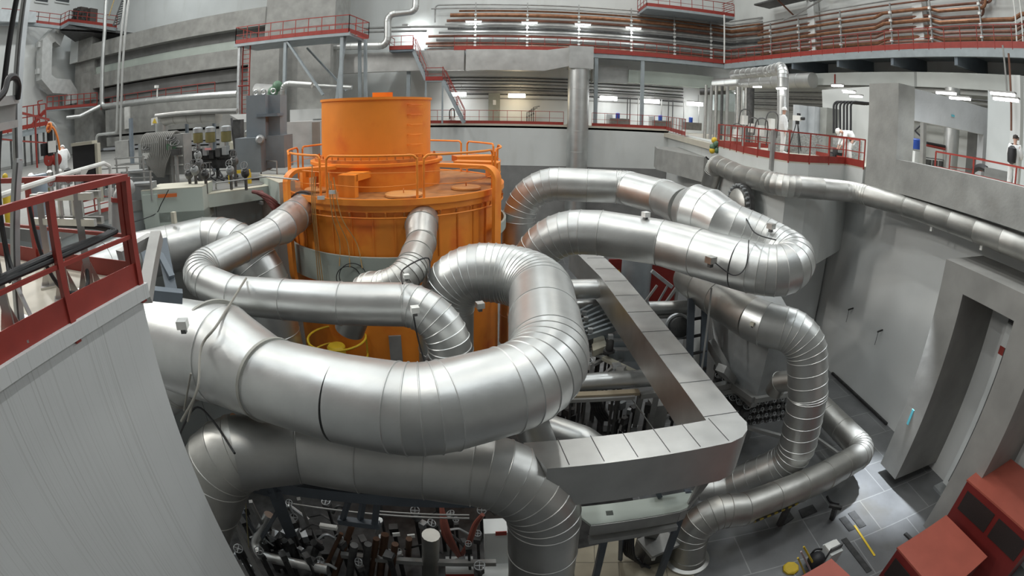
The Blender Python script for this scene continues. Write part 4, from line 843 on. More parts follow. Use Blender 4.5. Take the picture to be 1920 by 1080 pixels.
# ---------------------------------------------------------------- pier top: railing and stainless stands
zp = 8.9
railing('guard_railing', [(-3.93, -3, zp), (-3.93, .3, zp), (-3.93, 1.5, zp), (-3.93, 2.72, zp), (-3.93, 3.86, zp)], 'heavy red railing along the near edge of the white pier', h=1.1, toe=.26, sp=1.2, r=.030, below=.24, square=True, mids=(.44,))
railing("guard_railing", [(-4.03, 3.86, zp), (-12.6, 3.86, zp)], 'heavy red railing across the far end of the white pier', h=1.1, toe=.26, sp=2.4, r=.030, below=.1, square=True, mids=(.44,))
p = Pz(38, 607, zp)
t = thing('strut_pole', 'tall galvanised slotted pole standing on the white pier', 'pole', p)
top = Pd(68, -45, math.hypot(p.x, p.y) + .25)
dp = math.hypot(p.x, p.y); mid = Pd(34, 300, dp + .05); top = Pd(53, -25, dp + .15)
for a, b2 in ((p, mid), (mid, top)): obj('channel', MB().bar(a, b2, .085, .085), STEEL, t); obj('groove', MB().bar(a + V((.035, -.035, .02)), b2 + V((.035, -.035, -.02)), .03, .02), DARK2, t)
obj('foot_plate', MB().cbox(p + V((0, 0, .02)), .3, .25, .04), STEEL, t); obj('brace', MB().bar(p + V((.25, .05, .02)), p + V((.04, 0, .55)), .05, .02), STEEL, t); obj('clamp', MB().cbox(p + V((.0, -.02, 1.95)), .13, .13, .12), DARK2, t)
top = p + V((0, 0, 5))
for k, dx in enumerate((.10, .15)):
    solo('hose', MB().tube(smooth([p + V((dx, .25, 4.5)), p + V((dx, .1, 2.3)), p + V((dx + .04, -.05, 1.3)), p + V((dx + .12, -.1, .7)), V((-3.99 , 2.1 + .1 * k, zp + .52))], 6), .022, 8), BLK, 'black hose running down beside the galvanised pole, %s of two' % NTH[k], 'hose')
for k in range(4):
    solo('hose', MB().tube(smooth([V((-3.97, -1, zp + .54 + .03 * (k % 2))), V((-3.98 - .02 * k, 1.2, zp + .55)), V((-3.98 - .03 * k, 2.6, zp + .54 + .035 * (k % 2))), V((-4.0 - .03 * k, 3.55, zp + .56)), V((-4.1 - .06 * k, 3.72, zp + .58)), V((-4.6, 3.6 - .05 * k, zp + .66)), V((-5.0, 3.45, zp + .64))], 6), .026, 8), BLK, 'black hose lying along the red mid rail of the pier, %s of four' % NTH[k], 'hose', 'hoses on the pier rail')
solo('hose', MB().tube(smooth([V((-4.4, 2.75, zp + 1.0)), V((-4.35, 2.8, zp + .5)), V((-4.25, 2.95, zp + .14)), V((-4.2, 3.25, zp + .1)), V((-4.35, 3.42, zp + .35))], 6), .024, 8), BLK, 'black hose looping to the pier floor between the stands', 'hose')
def stand(px, py, h, lab, yaw=.0):
    p = Pz(px, py, zp); t = thing('stainless_stand', lab, 'stand', p)
    obj('upright', MB().cbox(p + V((0, 0, h / 2)), .09, .09, h, yaw), STAIN, t); obj('base_plate', MB().cbox(p + V((0, 0, .012)), .34, .22, .024, yaw), STAIN, t)
    for s_ in (-1, 1): 
        b = MB(); d_ = V((math.cos(yaw), math.sin(yaw), 0)) * s_; b.prism([p + d_ * .05 + V((0, 0, .02)), p + d_ * .16 + V((0, 0, .02)), p + d_ * .05 + V((0, 0, .3))], V((-math.sin(yaw), math.cos(yaw), 0)) * .02); obj('gusset', b, STAIN, t)
    return p
ps = [stand(100, 535, 1.0, 'stainless stand on the pier, nearest to the galvanised pole', .9), stand(172, 545, 1.02, 'stainless stand on the pier, close to the red corner post', .9), stand(128, 560, .62, 'short stainless stand between the two tall stands on the pier', .9), stand(28, 640, .8, 'stainless stand at the left edge in front of the pole', .9)]
a, b_ = ps[0], ps[1]
t = thing('stainless_rack', 'stainless square-tube cross bars carried by the pier stands', 'rack', (a + b_) / 2 + V((0, 0, .6)))
for z in (.72, .98):
    for o in (0, .12): obj('cross_bar', MB().bar(a.lerp(b_, -.25) + V((0, o, z)), a.lerp(b_, 1.35) + V((0, o, z)), .05, .07), STAIN, t)
for f in (.1, .45, .8): obj('rib', MB().bar(a.lerp(b_, f) + V((0, .06, .72)), a.lerp(b_, f) + V((0, .06, .98)), .04), STAIN, t)
solo('white_rod', MB().tube(fillet([PR(-30, 378, 5.2), PR(195, 306, 8.2), PR(207, 312, 8.5), PR(207, 420, 8.6)], .1, 5), .032, 8), PAPER, 'long white handrail tube slanting above the red pier railing', 'tube')
solo('stay_bracket', MB().prism([PR(152, 318, 7.0), PR(162, 316, 7.0), PR(150, 340, 7.0)], (.03, .03, 0)), PAPER, 'white triangular bracket below the long white tube', 'bracket')
p = PR(70, 330, 8.0); solo('blue_column', MB().cyl((p.x, p.y, 8.4), (p.x, p.y, 10.0), .17, 20), mat('blue_grey_column', (.26, .32, .38), .5), 'blue-grey round post behind the pier railing', 'post')
# perforated bracket at the far left
t = thing('cable_tray', 'perforated galvanised cable tray cut off by the left edge', 'tray', PR(10, 230, 4.5))
for (pa, pb, w_) in (((-20, 194), (32, 186), .07), ((-20, 243), (30, 232), .06)):
    obj('channel', MB().bar(PR(*pa, 4.2), PR(*pb, 4.6), .05, w_), STEEL, t)
    for k in range(5): q = PR(pa[0], pa[1], 4.2).lerp(PR(pb[0], pb[1], 4.6), .4 + k * .13); obj('slot', MB().cbox(q + V((0, -.03, 0)), .04, .02, .02), DARK, t)
obj('plate', MB().prism([PR(-20, 200, 4.3), PR(27, 192, 4.6), PR(26, 232, 4.6), PR(-20, 238, 4.3)], (0, .02, 0)), GPIPE, t)
solo('hose', MB().tube(smooth([PR(-8, 190, 4.1), PR(8, 172, 4.2), PR(16, 148, 4.3), PR(28, 145, 4.4), PR(35, 160, 4.5), PR(33, 185, 4.55)], 6), .03, 8), BLK, 'black hose arching over the cable tray at the left edge', 'hose')
# grey steel frame between pier and pipes
t = thing('knee_trestle', 'grey steel knee frame between the white pier and the left pipe', 'frame', PR(290, 560, 6.4))
obj('post', MB().bar(PR(294, 442, 7.0), PR(272, 560, 6.2), .16, .16), GPIPE, t); obj('beam', MB().bar(PR(225, 480, 6.8), PR(285, 447, 7.1), .16, .14), GPIPE, t)
obj('leg', MB().bar(PR(303, 450, 8.0), PR(322, 545, 7.6), .18, .1), BLU, t); obj('leg', MB().bar(PR(270, 470, 8.0), PR(285, 520, 7.8), .14, .1), BLU, t); obj('cross_beam', MB().bar(PR(283, 550, 7.4), PR(342, 556, 7.4), .2, .16), BLU, t); obj('brace', MB().bar(PR(296, 470, 7.9), PR(322, 520, 7.6), .1, .08), BLU, t)

# ---------------------------------------------------------------- machine deck on the left
zd = 8.4
t = thing('casing_box', 'large pale green casing box with a slanted underside above the left pipe', 'casing', V((-7.4, 9.2, zd)))
f0, f1, bk1, bk0 = Pz(264, 359, 8.67), Pz(379, 351, 8.67), Pz(398, 340, 8.67), Pz(300, 346, 8.67)
def hull(name, top, zb_, m, par, mtop=None):
    obj(name, MB().prism([V((p.x, p.y, zb_)) for p in top], (0, 0, top[0].z - zb_)), m, par)
    if mtop: obj('top_sheet', MB().prism([p + V((0, 0, .003)) for p in top], (0, 0, .02)), mtop, par)
hull('body', [f0, f1, bk1, bk0], 7.74, GRN, t, CREAM)
sl = MB(); fd = (f1 - f0).normalized(); 
sl.prism([f0 + fd * .5 + V((0, 0, -.65)), f1 + V((0, 0, -.65)), f1 + V((0, 0, -.98)), f0 + fd * 1.3 + V((0, 0, -1.5)), f0 + fd * .5 + V((0, 0, -1.5))], (bk1 - f1) * .9); obj('slanted_apron', sl, GRN, t)
obj('left_panel', MB().bar(f0 + fd * .05 + V((0, 0, -.8)), f0 + fd * .55 + V((0, 0, -.8)), .12, 1.4), GRN, t); obj('orange_label', MB().bar(f0 + fd * .62 + V((-.0, -.07, -.16)), f0 + fd * 1.25 + V((-.0, -.07, -.16)), .02, .1), mat('orange_label', (.6, .14, .03), .5), t)
t = thing('casing_duct', 'low pale green casing duct with a cream top running to the orange tank', 'casing', V((-6.3, 10.5, zd)))
hull('body', [Pz(384, 366, 8.36), Pz(523, 347, 8.36), Pz(491, 336, 8.36), Pz(408, 352, 8.36)], 7.98, GRN, t, CREAM)
obj('rail', MB().tube(fillet([Pz(405, 355, 8.36), Pz(405, 343, 8.67), Pz(500, 331, 8.8), Pz(560, 337, 8.85)], .12, 4), .022, 8), GPIPE, t)
for px, py in ((470, 372), (527, 362)): obj('bracket', MB().bar(Pz(px, py, 7.92), Pz(px + 22, py + 9, 7.9), .08, .09), GPIPE, t)
t = thing('casing_box', 'smaller pale green casing box beside the orange tank rim', 'casing', V((-5.6, 12, zd)))
hull('body', [Pz(523, 344, 8.6), Pz(553, 339, 8.6), Pz(535, 329, 8.6), Pz(486, 328, 8.6)], 8.0, GRN, t, CREAM)
solo('lead_wire', MB().tube(smooth([Pz(245, 418, 7.9), Pz(290, 402, 8.0), Pz(302, 383, 8.3), Pz(316, 356, 8.7)], 5), .014, 5), BLK, 'thin black wire running up the front of the large pale casing box', 'wire')
# pump drive columns
t = thing('pump_drive', 'tall blue-grey double column pump drive left of the orange drum', 'drive', V((-8.5, 15.6, zd)))
DB = mat('drive_blue_grey', (.215, .245, .27), .5, .1, .08, 2)
p = PY(495, 300, 15.6); x = p.x
obj('column', MB().cbox((x - .12, 15.6, 10.5), .75, .8, 1.5, .1), DB, t); obj('column', MB().cbox((x + .42, 15.9, 10.5), .5, .7, 1.45, .1), DB, t); obj('collar', MB().cbox((x + .35, 15.5, 10.55), .8, .6, .1, .1), BLU, t)
obj('lower_body', MB().cbox((x - .25, 15.3, 9.25), 1.0, 1.0, 1.15, .1), DB, t); obj('lower_body', MB().cbox((x + .5, 15.8, 9.3), .8, .9, 1.1, .1), DB, t)
obj('motor_flange', MB().lathe((x + .2, 15.0, 9.75), [(.16, -.1), (.16, .2), (.1, .3)], 20, (.5, -1, 0)), STEEL, t)
for dx in (-.3, .02, .42): obj('lifting_eye', MB().ring((x + dx, 15.6, 11.36), .09, .025, (0, 1, 0), 14, 6), STAIN, t)
# hydraulic unit with three oil glasses
t = thing('hydraulic_unit', 'dark hydraulic unit with three amber oil glasses on the left machine deck', 'unit', PY(405, 330, 15.5))
p = PY(405, 330, 15.5); 
obj('manifold', MB().cbox((p.x, p.y, 9.15), 1.7, .6, .5), DARK2, t); obj('frame', MB().cbox((p.x, p.y, 8.95), 1.9, .8, .3), DARK, t)
for dx in (-.72, -.12, .62):
    g_ = obj('oil_glass', MB().lathe((p.x + dx, p.y - .1, 9.7), [(.17, 0), (.2, .02), (.2, .36), (.17, .38)], 18), AMBER, t); obj('cap', MB().lathe((p.x + dx, p.y - .1, 10.08), [(.2, 0), (.2, .16), (.1, .2)], 18), STEEL, g_); obj('neck', MB().cyl((p.x + dx, p.y - .1, 9.35), (p.x + dx, p.y - .1, 9.72), .08, 12), STAIN, g_)
for k in range(6): obj('valve_block', MB().cbox((p.x - .75 + .3 * k, p.y - .35, 9.3 + .06 * (k % 3)), .2, .25, .3), (DARK, DARK2, STEEL)[k % 3], t)
obj('red_label', MB().cbox((p.x + .05, p.y - .52, 9.5), .3, .02, .07), mat('pink_label', (.7, .3, .3), .5), t)
for dx in (-.5, .3, .8): obj('leg', MB().cbox((p.x + dx, p.y - .3, 8.8), .1, .1, .7), DARK, t)
p2 = PY(449, 300, 17); solo('dark_post', MB().cbox((p2.x, 17, 9.6), .35, .3, 1.7), DARK2, 'dark steel post right of the hydraulic unit', 'post')
t = thing('yellow_stair', 'pale sloping cover with yellow stair rails behind the hydraulic unit', 'stair', PY(450, 290, 19.5)); 
obj('cover', MB().prism([PY(430, 265, 19.5), PY(473, 292, 19.5), PY(473, 315, 19.5), PY(430, 300, 19.5)], (0, .5, 0)), CREAM, t)
for dy in (0, 8): obj('handrail', MB().bar(PY(427, 298 + dy, 19), PY(472, 286 + dy, 19), .08), YEL, t)
for k, (pa, pb) in enumerate((((445, 287), (480, 285)), ((445, 302), (470, 300)))):
    solo('red_bar', MB().bar(PY(*pa, 18.5), PY(*pb, 18.5), .07), RED, 'thin red guard bar behind the hydraulic unit, %s of two' % ('upper', 'lower')[k], 'bar')
t = thing('yellow_trestle', 'small yellow frame on the deck below the hydraulic unit rails', 'frame', Pz(450, 345, zd)); q = PY(450, 335, 14.2)
obj('bar', MB().bar(q + V((-.4, 0, .2)), q + V((.4, 0, .25)), .1), YEL, t); obj('leg', MB().bar(q + V((-.4, 0, -.2)), q + V((-.4, 0, .2)), .1), YEL, t); obj('leg', MB().bar(q + V((.38, 0, -.2)), q + V((.38, 0, .2)), .1), YEL, t)
railing('hand_railing', [Pz(355, 345, zd), Pz(395, 337, zd), Pz(490, 333, zd), Pz(520, 338, zd)], 'thin grey tube railing in front of the hydraulic unit', h=.62, toe_on=False, sp=1.6, r=.02, m=GPIPE, below=0)
# cable bundle and junction cabinet
t = thing('cable_cabinet', 'open grey cable cabinet with louvred side behind the casing box', 'cabinet', PY(330, 340, 14.0)); p = PY(330, 340, 14.0)
obj('side', MB().cbox((p.x + .05, p.y, 9.45), 1.2, .5, 1.35), GPIPE, t); obj('rear_box', MB().cbox((p.x - 1.4, p.y + .5, 9.3), 1.6, .4, 1.1), mat('cabinet_grey_green', (.27, .29, .29), .6), t)
for k in range(3): obj('louvre', MB().cbox((p.x + .3, p.y - .26, 9.1 + .3 * k), .6, .02, .04), PAPER, t)
for k in range(16):
    x = p.x - 1.35 + k * .1; e = V((p.x - .35 + (k - 8) * .02, p.y - .45, 8.72))
    solo('flexible_hose', MB().tube(smooth([V((x + .05, p.y + .35, 10.05)), V((x, p.y - .05, 10.22)), V((x - .03, p.y - .32, 10.0)), V((x + .05, p.y - .42, 9.6)), V((x * .5 + e.x * .5, p.y - .48, 9.15)), e], 4), .032, 7), mat('grey_hose', (.20, .195, .18), .5), 'grey ribbed hose drooping into the casing box, %s from the left' % NTH[k] if k < 16 else '', 'hose', 'drooping grey hoses')
t = thing('alarm_box', 'small red call box on a grey post left of the hydraulic unit', 'box', PY(349, 300, 14.6)); p = PY(349, 275, 14.6)
obj('housing', MB().cbox(p, .28, .15, .36), mat('bright_red', (.62, .03, .025), .45), t); obj('label', MB().cbox(p + V((-.05, -.08, -.08)), .12, .01, .05), PAPER, t); obj('post', MB().bar((p.x, p.y + .1, 8.4), (p.x, p.y + .1, p.z + .1), .09), GPIPE, t)
for k, px in enumerate((349, 400)): 
    q = PY(px, 240, 17.5); solo('pipe_support', MB().box((q.x - .06, 17.5, 8.4), (q.x + .06, 17.62, q.z + .35)), BLU, 'blue-grey post carrying the horizontal silver pipe, %s of two' % ('left', 'right')[k], 'post')
t = thing('insulated_pipe', 'silver pipe with a tee and warning sign above the drooping hoses', 'pipe', PY(303, 280, 17)); y = 17.0
obj('vertical', clad(MB(), [(PY(304, 300, y), 0, .30), (PY(303, 230, y), .0, .30), (PY(303, 222, y), 0, .3)], .9, 4, 28), ALU, t)
obj('horizontal', clad(MB(), [(PY(303, 226, y), 0, .26), (PY(330, 221, y), 0, .26), (PY(410, 218, y), 0, .28)], .9, 4, 28), ALU2, t)
obj('upper_tube', MB().tube([PY(292, 218, y - .3), PY(335, 213, y - .3), PY(380, 210, y - .3), PY(445, 208, y - .3)], .1, 10), GPIPE, t); obj('warning_sign', MB().prism([PY(284, 222, y - .5), PY(295, 219, y - .5), PY(296, 231, y - .5), PY(284, 235, y - .5)], (0, -.02, 0)), PAPER, t)
obj('warning_triangle', MB().prism([PY(290, 222, y - .53), PY(294, 231, y - .53), PY(286, 231, y - .53)], (0, -.02, 0)), mat('warning_yellow', (.7, .5, .05), .5), t)
solo('sloped_housing', MB().prism([PY(411, 216, 20), PY(430, 215, 20), PY(455, 229, 20), PY(478, 228, 20), V((PY(478, 275, 20).x, 20, 8.4)), V((PY(411, 258, 20).x, 20, 8.4))], (0, 1.6, 0)), mat('housing_grey', (.30, .30, .29), .6), 'grey slant-topped housing left of the pump drive', 'housing')
solo('grey_cabinet', MB().box((PY(538, 230, 20).x, 20, 8.4), (PY(600, 230, 20).x, 21.2, PY(560, 228, 20).z)), mat('pale_grey_cabinet', (.47, .47, .46), .6), 'pale grey cabinet directly left of the orange drum', 'cabinet')
solo('taupe_board', MB().box((PY(588, 230, 19.9).x, 19.7, 8.4), (PY(599, 230, 19.9).x, 19.95, PY(590, 229, 19.9).z)), mat('taupe', (.25, .22, .19), .6), 'narrow taupe panel at the right side of the pale grey cabinet', 'panel')
t = thing('insulated_pipe', 'thin silver pipe with an elbow standing left of the balcony leg', 'pipe', PY(530, 200, 24)); obj('cladding', clad(MB(), [(PY(531, 222, 24), 0, .16), (PY(530, 156, 24), .35, .16), (PY(585, 160, 24), 0, .16)], 1.0, 5, 20, .006), ALU, t)
t = thing('green_valve', 'green motor valve beside the foot of the red ladder', 'valve', PY(512, 175, 26)); p = PY(512, 172, 26)
for dx, dz in ((0, 0), (.3, .3), (-.2, -.35), (.15, -.6)): obj('body', MB().ball(p + V((dx, 0, dz)), .32, 12, 8), GREEN, t)
obj('stand', MB().bar((p.x, p.y, 8.4), p, .2), DARK2, t)
t = thing('round_vessel', 'horizontal grey vessel end under the red balcony', 'vessel', PY(500, 173, 27)); va, vb = PY(480, 172, 27), PY(520, 175, 27); obj('shell', MB().cyl(va, vb, .5, 22), GPIPE, t)
for q in (va.lerp(vb, .2), va.lerp(vb, .8)): obj('saddle', MB().bar((q.x, q.y, 8.4), (q.x, q.y, q.z - .3), .3), DARK2, t)
solo('low_wall_pipe', MB().tube([PY(585, 160, 31), PY(660, 164, 31)], .16, 10), ALU, 'silver pipe behind the braces of the red balcony', 'pipe')
solo('stack_boxes', MB().box((-13.2, 31.2, 8.4), (-10.6, 32.4, 10.2)), mat('foil_wrap', (.55, .56, .57), .35, .9), 'foil-wrapped low box behind the left side of the orange drum', 'box')
# silver pipes on the stepped wall
t = thing('insulated_pipe', 'long silver pipe along the stepped concrete wall turning up at its left end', 'pipe', PY(300, 185, 33)); y = 33.0
obj('cladding', clad(MB(), [(PY(445, 176, y), 0, .27), (PY(300, 187, y), 0, .27), (PY(191, 200, y), .5, .26), (PY(196, 60, y), 0, .2), (PY(201, -30, y), 0, .2)], 1.6, 5, 24, .008), ALU, t); obj('branch', clad(MB(), [(PY(188, 199, y - .3), 0, .2), (PY(150, 218, y - 2), 0, .2), (PY(125, 221, y - 3), 0, .2)], 1.5, 4, 20, .006), ALU, t)
for k, (a_, b2) in enumerate(((((237, -20), (220, 178), (217, 250), (180, 253), (179, 290))), ((243, -20), (227, 178), (226, 330), None, None))) if False else []: pass
solo('riser_pipe', MB().tube(fillet([PY(238, -25, 26), PY(221, 180, 26), PY(219, 249, 26), PY(181, 253, 26), PY(181, 345, 26)], .3, 4), .10, 10), ALU, 'thin silver riser with a double bend left of the stepped wall', 'pipe')
solo('riser_pipe', MB().tube([PY(245, -25, 25.5), PY(228, 180, 25.5), PY(227, 330, 25.5)], .095, 10), ALU, 'thin straight silver riser beside the double-bend riser', 'pipe')
t = thing('wall_box', 'grey open-backed box on the thin risers', 'box', PY(225, 290, 22)); 
obj('body', MB().box((PY(216, 280, 22).x, 22, PY(216, 296, 22).z), (PY(241, 280, 22).x, 22.6, PY(216, 265, 22).z)), GPIPE, t); obj('post', MB().box((PY(243, 280, 22).x, 22, 8.4), (PY(247, 280, 22).x, 22.2, PY(243, 222, 22).z)), BLU, t)
solo('white_board', MB().box((PY(233, 220, 35.3).x, 35.3, PY(233, 242, 35.3).z), (PY(242, 220, 35.3).x, 35.5, PY(233, 201, 35.3).z)), PAPER, 'pale narrow board on the stepped wall by the thin risers', 'board')
for k, (px, py) in enumerate(((295, 165), (487, 205))):
    p = PY(px, py, 30); t = thing('camera_post', 'small white camera on a short stalk, %s' % ('on the long silver pipe', 'left of the pump drive top')[k], 'camera', p); obj('stalk', MB().bar(p + V((0, 0, -.7)), p, .08), PAPER, t); obj('head', MB().cbox(p + V((0, -.1, .1)), .2, .35, .2), PAPER, t)
# black screen panel on castors
t = thing('display_screen', 'tall black screen panel in a pale frame behind the pier railing', 'screen', PY(157, 300, 8.6)); y = 8.6
q = [PY(135, 274, y), PY(175, 269, y), PY(175, 372, y), PY(135, 372, y)]
obj('panel', MB().prism([q[0], q[1], V((q[1].x, y, 8.9)), V((q[0].x, y, 8.9))], (0, .12, 0)), BLK, t); obj('frame', MB().bar(q[0] + V((0, .05, .03)), q[1] + V((0, .05, .03)), .2, .08), CREAM, t); obj('frame', MB().bar(q[1] + V((.08, .08, 0)), V((q[1].x + .08, y + .08, 8.8)), .12), CREAM, t)
# red stairs, platforms and white duct on the far left wall
t = thing('access_platform', 'red-railed platform high on the left wall with dark machines on it', 'platform', PR(150, 48, 38)); XL = -42.5
pa, pb, pc = PX(40, 46, -41.0), PX(112, 50, -38.5), PY(218, 56, 33.5)
pb = PX(128, 45, -37); zb = 20.3
P1, P2, P3 = V((-45.5, PX(70, 48, -45.5).y, 0)), PX(115, 49, -40), PY(218, 55, 34.5)
z_ = P3.z
A_, B_, C_, D_ = PX(0, 42, -45.0), PX(70, 47, -44.6), PX(112, 52, -43), PY(128, 43, 33.4)
for a, b2 in ((A_, B_), (B_, C_), (C_, D_), (D_, P3)):
    m_ = MB(); obj('deck_edge', MB().bar(a, b2, .5, .3), BLUL, t); obj('toe_board', MB().bar(a + V((0, 0, .3)), b2 + V((0, 0, .3)), .04, .3), RED, t)
    n = max(2, int((b2 - a).length / 1.4))
    for h_ in (1.1, .65): obj('rail', MB().bar(a + V((0, 0, h_ + .2)), b2 + V((0, 0, h_ + .2)), .06), RED, t)
    for k in range(n + 1): c = a.lerp(b2, k / n); obj('post', MB().bar(c, c + V((0, 0, 1.3)), .06), RED, t)
obj('deck', MB().prism([C_ + V((0, 0, -.1)), D_ + V((0, 0, -.1)), P3 + V((0, 0, -.1)), P3 + V((0, 3, -.1)), V((-45, 37, z_ - .1))], (0, 0, -.25)), DARK2, t)
obj('strut', MB().bar(PY(125, 50, 34), PY(99, 103, 36), .3), BLUL, t)
for k, (px, py, s_) in enumerate(((133, 30, 1.8), (146, 26, 1.0), (160, 30, 1.7))):
    p = PY(px, py, 35.5); t2 = thing('dark_machine', 'dark winch machine on the high left platform, %s of three' % NTH[k], 'machine', V((p.x, p.y, p.z - 1))); obj('body', MB().prism([p + V((-s_ * .7, 0, -1)), p + V((s_ * .6, 0, -1)), p + V((s_ * .5, 0, .7)), p + V((-s_ * .3, 0, .8))], (0, 1.2, 0)), mat('winch_brown', (.06, .045, .04), .6), t2); handwheel(t2, p + V((.2, -.15, 0)), .45, (0, 1, 0))
t = thing('ladder', 'grey inclined ladder with yellow rail at the right of the high left platform', 'ladder', PY(220, 40, 34)); a, b2 = PY(212, 48, 34), PY(233, -10, 36)
for o in (0, .9): obj('stringer', MB().bar(a + V((o, 0, 0)), b2 + V((o, 0, 0)), .12), DARK2, t)
for k in range(12): c = a.lerp(b2, k / 12); obj('rung', MB().bar(c, c + V((.9, 0, 0)), .09), DARK2, t)
obj('handrail', MB().bar(a + V((-.6, -.2, 1.0)), b2 + V((-.9, -.2, 1.0)), .08), mat('ochre', (.36, .24, .08), .6), t)
for k, (px, w_) in enumerate(((78, 22), (117, 24))):
    XW = -46.1; a, b2 = PX(px - w_ / 2, 2, XW), PX(px + w_ / 2, 6, XW); t = thing('wall_window', 'dark small window at the top of the left wall, %s of two' % NTH[k], 'window', PX(px, 4, XW))
    obj('pane', MB().box((XW - .02, min(a.y, b2.y), a.z), (XW + .04, max(a.y, b2.y), a.z + 3)), GLS, t); obj('frame', MB().box((XW, min(a.y, b2.y) - .15, a.z - .15), (XW + .08, max(a.y, b2.y) + .15, a.z)), WHT2, t)
solo('white_soffit', MB().prism([PX(-40, 14, -44), PX(68, 22, -44), PX(68, 42, -44), PX(-40, 40, -44)], (-1.8, 0, 0)), mat('blue_white_beam', (.52, .56, .58), .6), 'pale blue-grey beam behind the galvanised pole at the top left', 'beam')
t = thing('vent_duct', 'white painted vent duct with an S-bend on the left wall', 'duct', PX(95, 150, -45)); WD = mat('duct_white', (.52, .53, .52), .6); XD = -44.6
pts = [PX(112, 76, XD), PX(98, 66, XD), PX(84, 80, XD), PX(82, 146, XD), PX(97, 162, XD), PX(124, 164, XD), PX(131, 176, XD), PX(132, 195, XD)]
R_ = []; fr = frames(pts); ux = V((1, 0, 0))
for q, (tt, _u, _w) in zip(pts, fr):
    sd = tt.cross(ux).normalized(); R_.append([q + sd * .75 + ux * .6, q - sd * .75 + ux * .6, q - sd * .75 - ux * .6, q + sd * .75 - ux * .6])
obj('trunk', MB().rings(R_), WD, t, 20)
for px, py in ((70, 84), (68, 134)): obj('lug', MB().bar(PX(px, py, XD), PX(px + 8, py, XD), .5, .5), WD, t)
t = thing('red_stair', 'red-railed walkway and stair on the left wall below the vent duct', 'stair', PX(140, 205, -42))
W = [PX(88, 207, -44), PX(133, 203, -42), PY(182, 199, 34.9)]
for a, b2 in zip(W, W[1:]):
    obj('deck', MB().bar(a, b2, .8, .2), BLUL, t); obj('toe_board', MB().bar(a + V((0, 0, .15)), b2 + V((0, 0, .15)), .9, .25), RED, t)
    for h_ in (1.1, .6): obj('rail', MB().bar(a + V((0, 0, h_ + .2)), b2 + V((0, 0, h_ + .2)), .07), RED, t)
    for k in range(5): c = a.lerp(b2, k / 4); obj('post', MB().bar(c, c + V((0, 0, 1.3)), .07), RED, t)
a, b2 = PX(72, 215, -44), PX(86, 192, -44)
obj('stringer', MB().bar(PX(60, 235, -44), PX(84, 208, -44), .3), RED, t); obj('gate_post', MB().bar(a, PX(71, 190, -44), .1), RED, t); obj('gate_rail', MB().bar(PX(71, 190, -44), PX(80, 188, -44), .1), RED, t)
t = thing('walkway', 'lower red-edged walkway running along the left wall behind the pole', 'walkway', PX(50, 250, -40)); a, b2 = PX(-10, 262, -40), PX(86, 242, -40)
obj('deck', MB().bar(a, b2, .6, .5), BLUL, t); obj('toe_board', MB().bar(a + V((.1, 0, .5)), b2 + V((.1, 0, .5)), .6, .35), RED, t)
for h_ in (2.2, 1.3): obj('rail', MB().bar(a + V((0, 0, h_)), b2 + V((0, 0, h_)), .09), RED, t)
for k in range(9): c = a.lerp(b2, k / 8); obj('post', MB().bar(c, c + V((0, 0, 2.2)), .09), RED, t)
for k in range(6): c = a.lerp(b2, .3 + k * .13); obj('column', MB().bar(V((c.x, c.y, 8.4)), c, .16), DARK2, t)
railing('guard_railing', [Pd(-10, 322, 13), Pd(40, 318, 15), Pd(95, 312, 18)], 'thin red railing on the left deck behind the galvanised pole', h=1.5, toe_on=False, sp=1.6, r=.03, below=0)
for k, (px, h_, m) in enumerate(((57, .9, CREAM), (67, 1.0, GPIPE), (76, .8, CREAM), (84, .95, AMBER))):
    p = Pd(px, 312, 15); solo('small_tank', MB().lathe((p.x, p.y, 8.4), [(.2, 0), (.2, h_), (.1, h_ + .1), (.1, h_ + .2)], 14), m, 'small upright vessel on the left deck by the man in white, %s of four' % NTH[k], 'vessel')
for k, (px, py) in enumerate(((92, 300), (106, 299))):
    p = Pd(px, py, 15); t = thing('red_flange', 'red valve flange on the left deck beside the man in white, %s of two' % NTH[k], 'valve', V((p.x, p.y, 8.8))); obj('flange', MB().lathe(p, [(.17, -.06), (.17, .06)], 18, (.5, -1, .3)), RED, t); obj('stem', MB().bar((p.x, p.y, 8.4), p, .12), GPIPE, t)
t = thing('yellow_hydrant', 'yellow valve post at the left edge behind the pier railing', 'valve', Pd(11, 345, 15)); p = Pd(11, 350, 15); obj('body', MB().lathe((p.x, p.y, 8.4), [(.16, 0), (.16, .75), (.1, .85)], 14), YEL, t); obj('knob', MB().ball((p.x, p.y, 9.65), .1), YEL, t)
t = thing('grey_elbow', 'grey pipe elbow with a red collar behind the pier corner post', 'pipe', Pd(222, 420, 7.6)); y = 8.2
obj('elbow', MB().tube(fillet([Pd(222, 440, 8.2), Pd(221, 360, 8.2), Pd(245, 350, 8.4)], .25, 6), .12, 12), GPIPE, t); obj('collar', MB().cyl(Pd(222, 378, 8.2), Pd(222, 370, 8.2), .135, 14), RED, t)
